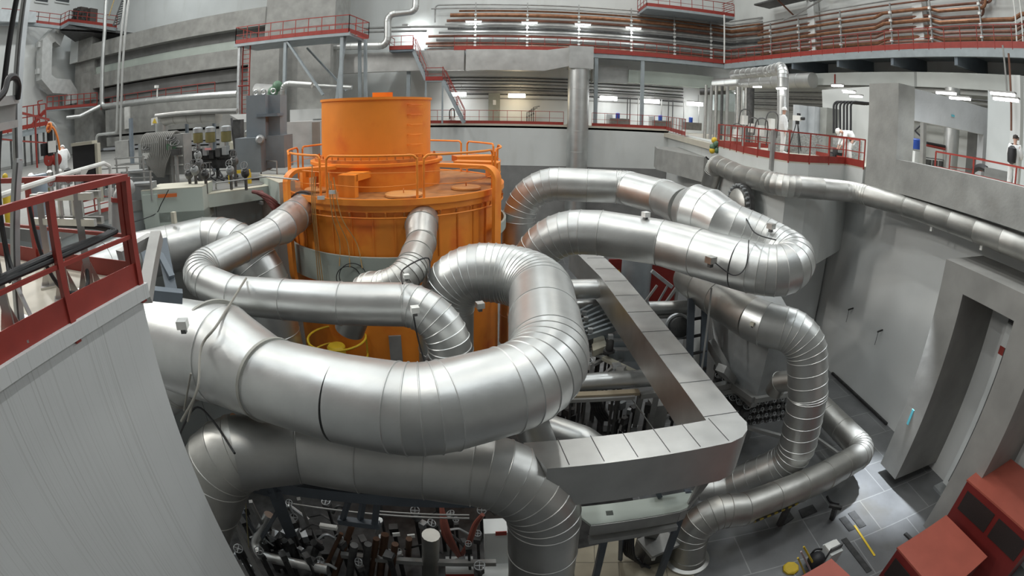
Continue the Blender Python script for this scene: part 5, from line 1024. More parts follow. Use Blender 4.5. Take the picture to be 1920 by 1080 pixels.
# small clutter of instruments between pier and screen
for k, (px, py, d) in enumerate(((95, 345, 14), (112, 342, 14.5), (128, 340, 14.2), (150, 344, 13.6), (182, 350, 13.8), (205, 360, 13.2), (60, 350, 14.5), (225, 372, 12.6))):
    p = Pd(px, py, d); t = thing('instrument_valve', 'small steel valve assembly behind the pier railing, %s from the left' % NTH[[1, 2, 3, 4, 5, 6, 0, 7][k]], 'valve', V((p.x, p.y, 8.4)), 'valve assemblies behind the pier railing')
    obj('pipe', MB().tube([(p.x, p.y, 8.4), (p.x, p.y, p.z + .1)], .045, 8), STAIN, t); obj('body', MB().cbox(p, .22, .18, .16, .4), STEEL, t); obj('actuator', MB().lathe(p + V((0, 0, .1)), [(.09, 0), (.11, .05), (.11, .2), (.05, .25)], 12), (STAIN, PAPER, DARK2)[k % 3], t); handwheel(t, p + V((.14, -.1, .05)), .08, (1, -.5, 0), (RED, STEEL)[k % 2])
railing('guard_railing', [Pz(150, 405, zd), Pz(207, 390, zd)], 'low red railing with grey tube behind the pier corner', h=.35, toe=.1, sp=.7, r=.02, below=0)

# more equipment crowding the left machine deck
EQ = mat('equipment_grey', (.24, .25, .25), .55, .2, .1, 3)
for k, (px, py, d, w_, h_) in enumerate(((215, 322, 17, 1.5, .9), (252, 318, 18, 1.2, 1.1), (268, 352, 15.5, 1.0, .8), (300, 322, 19, 1.3, .9))):
    p = Pd(px, py, d); t = thing('equipment_bench', 'grey instrument bench with tube rails on the left deck, %s from the pier' % NTH[k], 'bench', V((p.x, p.y, 8.4)), 'instrument benches on the left deck')
    obj('body', MB().cbox((p.x, p.y, 8.4 + h_ * .3), w_ * .8, .5, h_ * .6, .3), EQ, t)
    for z in (.55, .8, 1.0): obj('tube_rail', MB().bar((p.x - w_ * .6, p.y - .35, 8.4 + z * h_), (p.x + w_ * .6, p.y - .15, 8.4 + z * h_), .04), GPIPE, t)
    for sx in (-.6, .6): obj('upright', MB().bar((p.x + sx * w_, p.y - .25, 8.4), (p.x + sx * w_, p.y - .25, 8.4 + h_ * 1.05), .05), GPIPE, t)
for k, (px, py, d) in enumerate(((366, 318, 15.2), (375, 305, 16), (385, 325, 15), (432, 318, 15.4), (440, 300, 16), (460, 322, 15), (372, 290, 16.4), (355, 325, 15.4))):
    p = Pd(px, py, d); t = thing('hydraulic_valve', 'dark and steel valve beside the hydraulic unit, %s of eight' % NTH[k], 'valve', V((p.x, p.y, 8.4)), 'valves beside the hydraulic unit')
    obj('stem', MB().bar((p.x, p.y, 8.4), p, .07), DARK2, t); obj('body', MB().lathe(p - V((0, 0, .1)), [(.09, 0), (.13, .05), (.13, .2), (.06, .26)], 12, (.3, -.6, .6)), (EQ, DARK2, DARK)[k % 3], t); handwheel(t, p + V((.05, -.15, .2)), .11, (.2, -1, .4), (DARK2, EQ)[k % 2])
for k in range(6):
    a = PY(368 + k * 14, 312 + (k % 2) * 8, 14.9); b = PY(375 + k * 15, 338, 14.4)
    solo('black_hose', MB().tube(smooth([a, a.lerp(b, .4) + V((.12, -.1, -.05)), b.lerp(a, .3) + V((-.1, -.1, 0)), b], 5), .035, 7), BLK, 'black hose looping below the hydraulic unit, %s from the left' % NTH[k], 'hose', 'black hoses below the hydraulic unit')
solo('thick_hose', MB().tube(smooth([PY(434, 222, 19.6), PY(436, 245, 19.4), PY(439, 270, 19.5), PY(441, 292, 19.2)], 5), .05, 8), BLK, 'black cable hanging down the front of the grey slant-topped housing', 'cable')
t = thing('wall_valve', 'shiny small valve on the front of the grey slant-topped housing', 'valve', PY(467, 249, 19.8)); p = PY(467, 249, 19.85); obj('body', MB().lathe(p, [(.05, 0), (.16, .05), (.16, .15), (.08, .3)], 14, (0, -1, 0)), STAIN, t); obj('pipe', MB().tube([PY(430, 248, 19.9), p], .02, 6), GPIPE, t)
for k, (px, py, d) in enumerate(((277, 292, 18.5), (322, 275, 17.8), (330, 285, 17.5))):
    p = Pd(px, py, d); t = thing('pipe_valve', 'small valve with a handwheel near the silver tee pipe, %s of three' % NTH[k], 'valve', V((p.x, p.y, 8.4)), 'valves near the tee pipe')
    obj('stand', MB().bar((p.x, p.y, 8.4), p, .1), GPIPE, t); obj('body', MB().cbox(p, .35, .2, .2, .3), (PAPER, GREEN, DARK2)[k], t); handwheel(t, p + V((0, -.05, .3)), .17, (.2, -.5, 1), DARK2)
# ---------------------------------------------------------------- machinery down in the pit
struct('floor_machine_bay', MB().box((-8, 2.5, 0), (.6, 6.9, .03)).box((-8, 6.9, 0), (3.6, 20, .03)), DARK)  # dark sheet laid on the floor so the pit under the pipes reads black
struct('floor_strip', MB().prism([(-.4, 5.2, .0), (1.6, 5.4, 0), (4.6, 7.1, .0), (4.0, 9.0, 0), (1.2, 8.4, 0), (-.4, 6.6, 0)], (0, 0, .035)), mat('tan_floor_slabs', (.36, .32, .24), .6, 0, .12, 1.2, tile=(1.2, .9, (.5, .5, .5), .015, (0, 0, .1))))
def beam(name, pa, za, pb, zb_, w, h, m, label, cat='beam'):
    return solo(name, MB().bar(Pz(*pa, za), Pz(*pb, zb_), w, h), m, label, cat)
def spipe(name, pts, r, m, label, cat='pipe', fr_=.3, seg=14):
    return solo(name, MB().tube(fillet([Pz(a, b, z) for a, b, z in pts], fr_, 5), r, seg), m, label, cat)
# blue-grey support frame under the lower pipe
t = thing('support_trestle', 'dark blue-grey steel frame carrying the lower silver pipe', 'frame', Pz(640, 960, 2))
zf = 4.2
BD = mat('dark_blue_grey_steel', (.085, .10, .12), .5, .1, .15, 2)
obj('main_beam', MB().bar(Pz(498, 905, zf), Pz(890, 935, zf), .22, .26), BD, t); obj('leg', MB().bar(Pz(512, 915, zf), Pz(545, 1000, 1.5), .26, .2), BD, t); obj('gusset', MB().cbox(Pz(500, 905, zf), .5, .4, .35), BD, t)
for a, b in (((655, 935), (642, 975)), ((682, 935), (675, 975)), ((708, 938), (702, 985))): obj('hanger', MB().bar(Pz(*a, zf - .1), Pz(*b, 3.2), .1, .08), BD, t)
obj('lower_beam', MB().bar(Pz(635, 975, 3.2), Pz(712, 985, 3.2), .14, .14), BD, t)
for k, (a, b) in enumerate((((455, 960), (480, 1000)), ((470, 940), (500, 1000)), ((520, 960), (490, 1010)), ((560, 935), (580, 990)))): obj('brace', MB().bar(Pz(*a, 3.0), Pz(*b, 1.5), .08), (BD, GPIPE)[k % 2], t)
# rods and cables beside the pier
solo('grey_tube', MB().tube([Pz(403, 905, 4.5), Pz(425, 945, 3.8), Pz(490, 1085, 1.5)], .06, 8), GPIPE, 'pale grey tube slanting down along the white pier edge', 'tube')
solo('yellow_chain', MB().tube([Pz(460, 930, 4.2), Pz(468, 1040, 1.5)], .012, 5), mat('dull_yellow', (.30, .26, .12), .6), 'thin dull yellow chain hanging below the lower pipe near the pier', 'chain')
cable('thick_cable', [Pz(398, 955, 4.2), Pz(430, 940, 4.0), Pz(470, 885, 4.55), Pz(510, 872, 4.5), Pz(600, 890, 4.4), Pz(700, 905, 4.3)], .03, GC, 'tan grey cable sagging under the lower silver pipe')
cable('thick_cable', [Pz(330, 830, 5.4), Pz(365, 765, 6.0), Pz(400, 790, 5.9), Pz(440, 850, 5.92)], .02, BLK, 'black cable draped over the hidden bend by the pier')
for k, (a, b) in enumerate((((345, 770), (358, 700)), ((352, 790), (372, 720)))): cable('thin_rope', [Pz(*a, 6.0), Pz(*b, 6.9)], .018, GC, 'thin grey rope by the pier edge under the loop pipe, %s of two' % ('left', 'right')[k])
# dark engine-like block with silver pipe round it
random.seed(11)
t = thing('machine_block', 'dark oily machine block among pipes at the bottom left of the pit', 'machine', Pz(545, 1025, .5))
for k in range(26):
    c = Pz(random.uniform(478, 610), random.uniform(990, 1050), random.uniform(.8, 1.2)); b = MB()
    if k % 2: b.cbox(c, random.uniform(.12, .35), random.uniform(.1, .3), random.uniform(.15, .5), random.uniform(0, 3))
    else: b.cyl(c - V((0, 0, .2)), c + V((random.uniform(-.2, .2), random.uniform(-.2, .2), .2)), random.uniform(.05, .12), 10)
    obj('block' if k % 2 else 'cylinder', b, (DARK, DARK, DARK2, STEEL)[k % 4], t)
spipe('silver_pipe', [(505, 965, 2.2), (478, 1020, 1.3), (490, 1042, 1.25), (615, 1068, 1.2)], .13, ALU, 'bright silver bent pipe in front of the dark machine block', 'pipe', .2)
solo('hazard_strip', MB().bar(Pz(508, 1051, 1.08), Pz(568, 1064, 1.08), .1, .02), tm, 'black and yellow striped strip under the silver bent pipe', 'strip')
spipe('silver_stub', [(808, 1003, 2.4), (806, 1085, .4)], .19, ALU2, 'upright silver pipe stub at the bottom edge of the pit', 'pipe')
for k, (a, b, r, m) in enumerate((((660, 985), (625, 1085), .075, COP), ((664, 1022), (655, 1085), .09, GPIPE), ((690, 1020), (684, 1085), .085, GPIPE), ((706, 1010), (694, 1085), .075, COP), ((722, 1002), (712, 1085), .09, COP), ((712, 975), (708, 1000), .07, ALU), ((741, 1020), (732, 1085), .075, COP), ((767, 1010), (765, 1050), .07, BRN), ((640, 1000), (600, 1085), .05, BRN))):
    spipe('upright_pipe', [(*a, 2.0), (*b, .5)], r, mat('dark_rust_pipe', (.12, .065, .04), .5, .4, .3, 3) if m in (COP, BRN) else (DARK2 if m is GPIPE else m), '%s upright pipe stub at the bottom of the pit, %s from the left' % ('rusty' if m in (COP, BRN) else 'grey', NTH[[1, 2, 3, 4, 6, 5, 7, 8, 0][k]]))
for k in range(5):
    a = [(828, 950, 2.6), (832 + k * 5, 1000, 2.0), (850 + k * 3, 1030, 1.4), (866, 1050, .9)] if k < 3 else [(905, 965, 2.6), (880 + k * 3, 985, 2.2), (868 + k * 3, 1020, 1.6), (862, 1045, 1.0)]
    solo('red_hose', MB().tube(smooth([Pz(*q) for q in a], 5), .05, 8), mat('rust_red_hose', (.24, .07, .05), .55), 'rust-red hose curving down at the bottom of the pit, %s of five' % NTH[k], 'hose', 'rust-red hoses')
t = thing('white_cabinet', 'white cabinet with red band at the bottom edge beside the pipe bend', 'cabinet', Pz(862, 1070, 0)); c = Pz(862, 1052, 1.0)
obj('body', MB().cbox(c + V((0, -.1, -.55)), .62, .5, 1.1, .1), WHT2, t); obj('red_band', MB().cbox(c + V((0, -.13, -.16)), .63, .46, .14, .1), RED, t)
t = thing('white_cabinet', 'larger white panel cabinet under the elbow of the lower pipe', 'cabinet', Pz(940, 1010, 0)); c = Pz(940, 985, 1.6)
obj('body', MB().cbox(c + V((.1, 0, -.75)), 1.0, .5, 1.5, .1), WHT2, t); obj('red_mark', MB().cbox(c + V((.0, -.27, -.0)), .25, .02, .14, .1), RED, t); obj('lower_shelf', MB().cbox(c + V((.2, -.4, -1.3)), 1.3, .6, .1, .1), WHT2, t)
for k, (px, py) in enumerate(((743, 1002), (771, 1005))):
    solo('paper_tag', MB().cbox(Pz(px, py, 2.0), .16, .04, .1, .3), PAPER, 'small white tag hanging among the dark pipes, %s of two' % ('left', 'right')[k], 'tag')
solo('white_lamp_box', MB().bar(Pz(600, 985, 2.6), Pz(632, 990, 2.6), .1, .08), PAPER, 'small white box lamp among the dark machinery under the lower pipe', 'box')
beam('grey_channel', (640, 1040), 1.3, (930, 1055), 1.3, .12, .14, GPIPE, 'grey channel beam behind the rusty pipe stubs')
beam('thin_rail', (550, 945), 3.0, (880, 972), 3.0, .03, .03, GPIPE, 'thin pale rail above the dark machinery', 'rail'); beam('thin_rail', (700, 958), 3.0, (880, 966), 3.0, .03, .03, GPIPE, 'second thin pale rail above the dark machinery, further right', 'rail')
random.seed(5)
n = 0
for k in range(46):
    px, py = random.uniform(440, 905), random.uniform(945, 1075)
    if 760 < px < 850 and py > 1000: continue
    p = Pz(px, py, random.uniform(.9, 1.9)); n += 1
    t = thing('dark_valve', 'small dark valve in the crowded pit under the lower silver pipe', 'valve', V((p.x, p.y, .03)), 'dark valves under the lower pipe')
    m = (DARK2, DARK, STEEL, DARK2, DARK)[k % 5]
    obj('stem', MB().bar((p.x, p.y, .03), p, random.uniform(.05, .1)), DARK, t); obj('body', MB().cbox(p, random.uniform(.12, .26), random.uniform(.1, .22), random.uniform(.12, .26), random.uniform(0, 3)), m, t)
    if k % 2: handwheel(t, p + V((0, 0, .2)), random.uniform(.07, .12), (random.uniform(-.5, .5), random.uniform(-1, 0), .6), (DARK2, STEEL)[k % 2])
for k in range(18):
    a = Pz(random.uniform(450, 900), random.uniform(945, 1070), random.uniform(.6, 2.2)); b = a + V((random.uniform(-1, 1), random.uniform(-.3, .3), random.uniform(-.4, .6)))
    solo('thin_tube', MB().tube(fillet([a, a.lerp(b, .5) + V((0, 0, .25)), b], .1, 3), random.uniform(.02, .045), 7), (DARK2, STEEL, DARK)[k % 3], 'thin dark tube in the crowded pit under the lower silver pipe', 'tube', 'thin tubes under the lower pipe')

# ---- inside the square duct frame
t = thing('yellow_guard', 'yellow tube guard hoops beside the big loop pipe bend', 'guard', Pz(1045, 560, 4.5))
for py, z in ((526, 5.4), (552, 5.0)): obj('hoop', MB().ring(Pz(1036, py + 6, z), .42, .03, (0, .25, 1), 22, 6, -1.6, 1.9), YEL, t)
obj('hoop', MB().ring(Pz(1054, 565, 4.7), .25, .03, (0, .3, 1), 18, 6), YEL, t)
for px in (1052, 1058): obj('upright', MB().bar(Pz(px, 535, 5.3), Pz(px + 2, 572, 4.6), .04), YEL, t)
for k, (px, py, s) in enumerate(((1066, 590, .42), (1072, 606, .4))): solo('yellow_box', MB().cbox(Pz(px, py, 4.2), s, s, s, .3), YEL, 'yellow box behind the outer side of the big loop bend, %s of two' % ('upper', 'lower')[k], 'box')
spipe('silver_pipe', [(1000, 545, 4.8), (1040, 543, 4.8), (1122, 541, 4.8)], .33, ALU, 'short fat silver pipe running into the square duct', seg=28)
spipe('silver_pipe', [(1040, 577, 4.0), (1130, 569, 4.0)], .18, ALU, 'thin silver pipe below the short fat pipe by the square duct', seg=20)
for k in range(7):
    a = Pz(1078 + k * 4, 590 + k * 7, 4.0); b = Pz(1124 + k * 7, 566 + k * 7.5, 4.0)
    solo('grate_bar', MB().bar(a, b, .10, .16), BLUL, 'grey parallel bar in the rack beside the square duct, %s of seven' % NTH[k], 'bar', 'parallel grey bars by the square duct')
for k in range(6):
    a = Pz(1130 + k * 7, 622, 3.7); b = Pz(1140 + k * 7, 645, 3.5)
    solo('grate_bar', MB().bar(a, b, .06, .1), GPIPE, 'thin slanting bar below the plate by the square duct, %s of six' % NTH[k], 'bar', 'thin slanting bars')
solo('cream_plate', MB().prism([Pz(1104, 615, 3.8), Pz(1126, 610, 3.8), Pz(1138, 648, 3.7), Pz(1112, 658, 3.7)], (0, 0, -.2)), CREAM, 'curved cream plate between the valves and the square duct', 'plate')
for k, (px, py, w_, h_) in enumerate(((1138, 605, .75, .35), (1142, 638, .75, .4), (1158, 652, .7, .4), (1166, 668, .9, .35))):
    c = Pz(px, py, 3.7 - k * .12); t = thing('angle_bracket', 'blue-grey angle bracket beside the long arm of the square duct, %s from the top' % ('topmost', 'second', 'third', 'lowest')[k], 'bracket', c)
    obj('web', MB().cbox(c, w_, .06, h_, -.1), BLUL, t); obj('flange', MB().cbox(c + V((0, .12, h_ / 2)), w_, .25, .05, -.1), GPIPE, t)
for k, (a, b, m, l) in enumerate((((1084, 648), (1160, 660), WHT2, 'white flat beam with a red band, upper of a pair'), ((1080, 658), (1134, 668), WHT2, 'white flat beam, lower of the pair by the red band'), ((1132, 671), (1222, 714), CREAM, 'long cream beam slanting down to the square duct'), ((1112, 684), (1134, 672), GPIPE, 'short grey strut meeting the cream beam'), ((1130, 704), (1180, 664), GPIPE, 'thin grey strut crossing under the cream beam'), ((1056, 742), (1198, 735), mat('old_plank', (.36, .30, .21), .7), 'pale wooden plank lying over the dark opening'), ((1040, 752), (1190, 745), GPIPE, 'grey steel bar just below the wooden plank'), ((1078, 676), (1108, 673), GPIPE, 'short grey beam at the loop pipe edge'))):
    beam('flat_beam', a, 3.5 - .05 * k, b, 3.4 - .05 * k, (.2, .16, .2, .1, .08, .22, .08, .14)[k], .1, m, l)
solo('red_band', MB().bar(Pz(1093, 649.5, 3.53), Pz(1103, 651, 3.53), .23, .13), RED, 'red band painted round the white flat beams', 'band')
spipe('silver_pipe', [(1035, 722, 3.3), (1120, 715, 3.3), (1222, 708, 3.3)], .26, ALU, 'horizontal silver pipe just above the wooden plank', seg=28)
for k, (px, py) in enumerate(((1078, 600), (1095, 595), (1082, 622), (1106, 628), (1084, 632), (1144, 640), (1098, 606), (1090, 645))):
    p = Pz(px, py, 4.0); t = thing('actuator_valve', 'small actuator valve between the loop bend and the square duct, %s of eight' % NTH[k], 'valve', p, 'actuator valves inside the duct frame')
    obj('body', MB().lathe(p - V((0, 0, .3)), [(.1, 0), (.12, .05), (.12, .3), (.08, .4)], 12), DARK2, t); obj('bonnet', MB().cbox(p + V((0, 0, .15)), .14, .14, .14), STEEL, t); obj('flange', MB().lathe(p - V((0, 0, .35)), [(.18, 0), (.18, .05)], 12), DARK2, t)
solo('yellow_hose', MB().tube(smooth([Pz(1075, 700, 2.6), Pz(1085, 692, 2.6), Pz(1100, 697, 2.6), Pz(1090, 705, 2.6), Pz(1078, 703, 2.6)], 5), .06, 8), YEL, 'yellow hose heap beside the loop bend above the silver pipe', 'hose')
random.seed(21)
for k in range(44):
    px, py = random.uniform(1050, 1290), random.uniform(745, 825)
    if py > 792 and px > 1200: continue
    p = Pz(px, py, random.uniform(.5, 1.6)); t = thing('dark_valve', 'small dark fitting in the opening enclosed by the square duct', 'valve', V((p.x, p.y, .03)), 'dark fittings inside the duct frame')
    obj('stem', MB().bar((p.x, p.y, .03), p, .08), DARK, t); obj('body', MB().cbox(p, random.uniform(.12, .3), random.uniform(.1, .25), random.uniform(.15, .35), random.uniform(0, 3)), (DARK2, DARK, STEEL)[k % 3], t)
for k in range(5):
    spipe('curved_pipe', [(1108 + 4 * k, 750, 2.2), (1112 + 5 * k, 770, 1.6), (1125 + 5 * k, 790, 1.0), (1126 + 5 * k, 822, .4)], .05, DARK2, 'dark curved pipe in the opening inside the duct frame, %s of five' % NTH[k], 'pipe', .4)
t = thing('steel_trestle', 'grey steel trestle legs inside the duct frame near its long arm', 'trestle', Pz(1225, 780, 0))
for a, b in (((1202, 742), (1190, 800)), ((1232, 738), (1213, 820)), ((1200, 742), (1250, 735))): obj('member', MB().bar(Pz(*a, 3.0), Pz(*b, .6 if b[1] > 760 else 3.0), .16, .16), GPIPE, t)
solo('grey_locker', MB().cbox(Pz(1228, 790, .8), .55, .5, 1.6, .1), GPIPE, 'grey panel box on the floor inside the duct frame', 'box')
solo('hazard_strip', MB().bar(Pz(1236, 775, .2), Pz(1266, 770, .2), .15, .06), tm, 'black and yellow striped edge on the floor inside the duct frame', 'strip')
cable('tie_wire', [Pz(1175, 735, 3.1), Pz(1240, 825, 2.0)], .018, GPIPE, 'pale tie rod slanting across the opening inside the duct frame')
solo('silver_cone', MB().cyl(Pz(985, 760, 4.6), Pz(1010, 835, 3.2), .36, 28, .42), ALU, 'silver pipe sleeve below the outer side of the loop bend', 'sleeve')
spipe('silver_pipe', [(1030, 800, 3.0), (1095, 822, 3.0), (1120, 840, 2.8)], .32, ALU, 'silver pipe end peeking out behind the short arm of the square duct', seg=28)

random.seed(33)
for k in range(26):
    px, py = random.uniform(1074, 1185), random.uniform(592, 700)
    if px - 1074 > (py - 560) * .75: continue
    p = Pz(px, py, random.uniform(2.9, 3.6)); t = thing('dark_valve', 'small valve or clamp packed under the brackets inside the duct frame', 'valve', V((p.x, p.y, .03)), 'packed valves under the brackets')
    obj('stem', MB().bar((p.x, p.y, .03), p, .07), DARK2, t); obj('body', MB().cbox(p, random.uniform(.12, .3), random.uniform(.1, .25), random.uniform(.1, .3), random.uniform(0, 3)), (DARK2, STEEL, DARK, GPIPE)[k % 4], t)
    if k % 3 == 0: handwheel(t, p + V((0, 0, .2)), .1, (0, -.4, 1), STEEL)
# ---- beyond the long arm of the duct
solo('round_tank', MB().cyl(V((5.0, 18.6, 0)), V((5.0, 18.6, 6.2)), .62, 30), mat('tank_grey', (.33, .36, .38), .45, .3), 'grey round tank standing behind the hairpin pipe', 'tank')
for k, (px, py, s, lab) in enumerate(((1160, 510, 1.0, 'small'), (1237, 528, 1.6, 'large'))):
    p = PY(px, py, 19.5 - k); t = thing('warning_board', '%s red board seen under the hairpin pipe' % lab, 'board', p)
    obj('panel', MB().box((p.x - s * .45, p.y, p.z - .7 * s), (p.x + s * .45, p.y + .06, p.z + .55 * s)), mat('shaded_board_red', (.20, .018, .014), .55), t); obj('frame', MB().bar((p.x + s * .5, p.y, 0), (p.x + s * .5, p.y, p.z + .7 * s), .12), GPIPE, t)  # shade beneath the hairpin pipe is put into the boards' red
    if k == 0: obj('warning_triangle', MB().prism([p + V((-.0, -.03, .12)), p + V((.18, -.03, -.2)), p + V((-.18, -.03, -.2))], (0, .02, 0)), mat('warning_yellow', (.7, .5, .05), .5), t)
for k, (a, b, w_) in enumerate((((1208, 568), (1232, 535), .07), ((1232, 570), (1252, 535), .06), ((1234, 588), (1276, 528), .09), ((1222, 508), (1260, 538), .12), ((1272, 532), (1312, 570), .12), ((1278, 528), (1318, 566), .08), ((1265, 626), (1295, 612), .07))):
    solo('brace_bar', MB().bar(PY(*a, 15.5), PY(*b, 15.5), w_), (GPIPE, STEEL)[k % 2], 'pale brace bar in the lattice beneath the hairpin pipe, %s of seven' % NTH[k], 'brace')
for k in range(8):
    y = 14.2 - .05 * k; py = 575 + k * 8; a, b = PY(1215 + k * 6, py + 3, y), PY(1300, py, y)
    if k in (3, 4, 5): P_ = [PY(1240 + k * 4, py + 22, y), PY(1250 + k * 4, py + 4, y), b]
    else: P_ = [a, a.lerp(b, .5), b]
    solo('service_pipe', MB().tube(fillet(P_, .2, 4), (.22, .07, .07, .09, .09, .08, .07, .06)[k], 12), (ALU, BRN, GPIPE, ALUD, ALUD, ALU, GPIPE, DARK2)[k], 'service pipe behind the long arm of the square duct, %s from the top' % ORD[k], 'pipe', 'service pipes behind the square duct')
t = thing('round_pump', 'dark round pump behind the long arm of the square duct', 'pump', PY(1270, 612, 13.5)); p = PY(1270, 612, 13.5)
obj('body', MB().lathe(p, [(.3, 0), (.32, .3), (.2, .35)], 22, (0, -1, .3)), DARK2, t); obj('casing', MB().ring(p, .36, .07, (0, -1, .3), 22, 8), STEEL, t)
t = thing('steel_column', 'dark steel column with rungs behind the square duct', 'column', PY(1300, 640, 13.2)); 
for px in (1296, 1322): obj('upright', MB().bar(PY(px, 560, 13.2), PY(px - 8, 745, 11.8), .2, .16), BD, t)
for k in range(4): obj('rung', MB().bar(PY(1294, 600 + k * 32, 13.0 - .3 * k), PY(1324, 594 + k * 32, 13.0 - .3 * k), .07), DARK, t)
solo('white_strip', MB().bar(PY(1311, 600, 13.6), PY(1303, 720, 12.4), .35, .05), PAPER, 'pale sheet strip between the dark steel columns', 'sheet')
solo('thin_pole', MB().bar(PY(1334, 540, 11.8), PY(1312, 715, 11.0), .05), GPIPE, 'thin pale pole in front of the dark steel columns', 'pole')
# concrete plinth and grey frame below the riser inlet
PG = mat('plinth_grey', (.30, .31, .31), .7)
struct('wall_plinth', MB().prism([Pz(1372, 716, 3.0) + V((1.2, 1.6, 0)), Pz(1416, 746, 3.0) + V((.9, 1.6, 0)), Pz(1480, 735, 3.0) + V((0, 1.5, 0)), V((9.8, 17.0, 3.0)), V((7.0, 17.5, 3.0))], (0, 0, -3)), PG)
struct('wall_plinth_upper', MB().prism([Pz(1366, 713, 3.0), Pz(1418, 747, 3.0), Pz(1480, 737, 3.0), V((9.6, 15.5, 3.0)), V((7.0, 17.2, 3.0))], (0, 0, 1.85)), PG)
t = thing('pipe_trestle', 'grey angular frame of square pipes below the riser inlet', 'frame', Pz(1400, 690, 2))
for zo, s in ((0, 0), (-.35, 10)):
    P_ = [Pz(1308 + s, 733 + s * .6, 3.0 + zo), Pz(1372 + s, 719 + s, 3.0 + zo), Pz(1414, 749 + s, 3.0 + zo)]
    for a, b in zip(P_, P_[1:]): obj('member', MB().bar(a, b, .22, .18), GPIPE, t)
for a, b in (((1338, 590), (1352, 690)), ((1352, 690), (1372, 712)), ((1330, 640), (1368, 705))): obj('member', MB().bar(Pz(*a, 4.0), Pz(*b, 3.2), .28, .22), GPIPE, t)
obj('member', MB().bar(Pz(1414, 749, 3.0), Pz(1475, 738, 3.0), .2, .16), GPIPE, t)
# rack of small valves beside the riser
t0 = thing('valve_board', 'grey panel with white labels behind the rack of small valves', 'panel', Pz(1440, 720, 1)); obj('plate', MB().prism([Pz(1418, 742, 2.6), Pz(1476, 735, 2.6), Pz(1472, 770, 1.6), Pz(1410, 772, 1.6)], (0, .12, 0)), GPIPE, t0)
for k, px in enumerate((1433, 1442, 1452)): obj('label', MB().cbox(Pz(px, 741 - (k - 1) * 3, 2.72) + V((0, -.1, 0)), .12, .05, .1), PAPER, t0)
for r_ in range(4):
    for k in range(11):
        px, py = 1396 + k * 7.6, 757 + r_ * 12 - k * 1.2
        p = Pz(px, py, 2.3 - .3 * r_); t = thing('rack_valve', 'small dark handwheel valve in the rack of valves beside the riser pipe', 'valve', p, 'rack of small valves')
        obj('body', MB().cbox(p, .08, .12, .14), DARK2, t); obj('handwheel', MB().ring(p + V((0, -.12, .02)), .055, .014, (0, -1, .3), 10, 5), (DARK2, STEEL)[(k + r_) % 2], t)
for k in range(15):
    px, py = 1345 + (k % 5) * 13, 690 + (k // 5) * 26 + (k % 5) * 8
    p = Pz(px, py, 2.0); t = thing('dark_valve', 'dark upright valve in the sump between the square duct and the grey frame', 'valve', p - V((0, 0, 1.6)), 'dark valves in the sump')
    obj('stem', MB().bar(p - V((0, 0, 1.5)), p, .09), DARK, t); obj('body', MB().cbox(p, .22, .2, .2), DARK2, t); handwheel(t, p + V((0, 0, .25)), .12, (0, -.4, 1), STEEL)
beam('edge_angle', (1398, 800), 1.6, (1463, 818), 1.5, .12, .12, GPIPE, 'pale edge angle below the rack of small valves')
t = thing('trestle_table', 'grey steel trestle corner beside the thin floor pipe', 'trestle', Pz(1560, 850, .5))
obj('rail', MB().bar(Pz(1532, 822, .9), Pz(1583, 858, .9), .1, .08), GPIPE, t); obj('rail', MB().bar(Pz(1583, 858, .9), Pz(1560, 880, .9), .1, .08), GPIPE, t); obj('leg', MB().bar(Pz(1581, 857, .9), Pz(1578, 872, 0), .08), GPIPE, t)
# pale green tray under the short arm of the duct
t = thing('green_tray', 'pale green sheet tray under the short arm of the square duct', 'tray', Pz(1200, 950, 2.5)); zt = 3.25
tp_ = [Pz(1068, 952, zt), Pz(1290, 921, zt), Pz(1312, 918, zt), Pz(1288, 952, zt), Pz(1275, 958, zt), Pz(1108, 984, zt)]
obj('top', MB().prism(tp_, (0, 0, -.06)), GRN, t); obj('front_lip', MB().bar(tp_[5] + V((0, 0, -.16)), tp_[4] + V((0, 0, -.16)), .06, .3), GPIPE, t); obj('front_lip', MB().bar(tp_[4] + V((0, 0, -.16)), tp_[3] + V((0, 0, -.16)), .06, .3), GPIPE, t); obj('lower_ledge', MB().bar(tp_[5] + V((0, -.05, -.42)), tp_[4] + V((0, -.05, -.42)), .16, .12), GPIPE, t)
obj('end_plate', MB().prism([Pz(1345, 862, 4.5), Pz(1318, 890, 4.3), Pz(1283, 958, 3.0), Pz(1292, 955, 2.9), Pz(1330, 905, 3.9)], (0, .06, 0)), GPIPE, t)
obj('leg', MB().bar(tp_[1], V((tp_[1].x, tp_[1].y, 0)), .14), BD, t); obj('leg', MB().bar(tp_[5] + V((.4, .3, 0)), V((tp_[5].x + .4, tp_[5].y + .3, 0)), .14), BD, t)
t = thing('lamp_bracket', 'small white lamp bracket tucked under the short arm of the duct', 'lamp', Pz(1250, 915, 3.6)); obj('shade', MB().bar(Pz(1233, 913, 3.6), Pz(1266, 908, 3.6), .1, .05), PAPER, t); obj('bracket', MB().bar(Pz(1230, 915, 3.55), Pz(1236, 930, 3.28), .15, .1), BD, t)
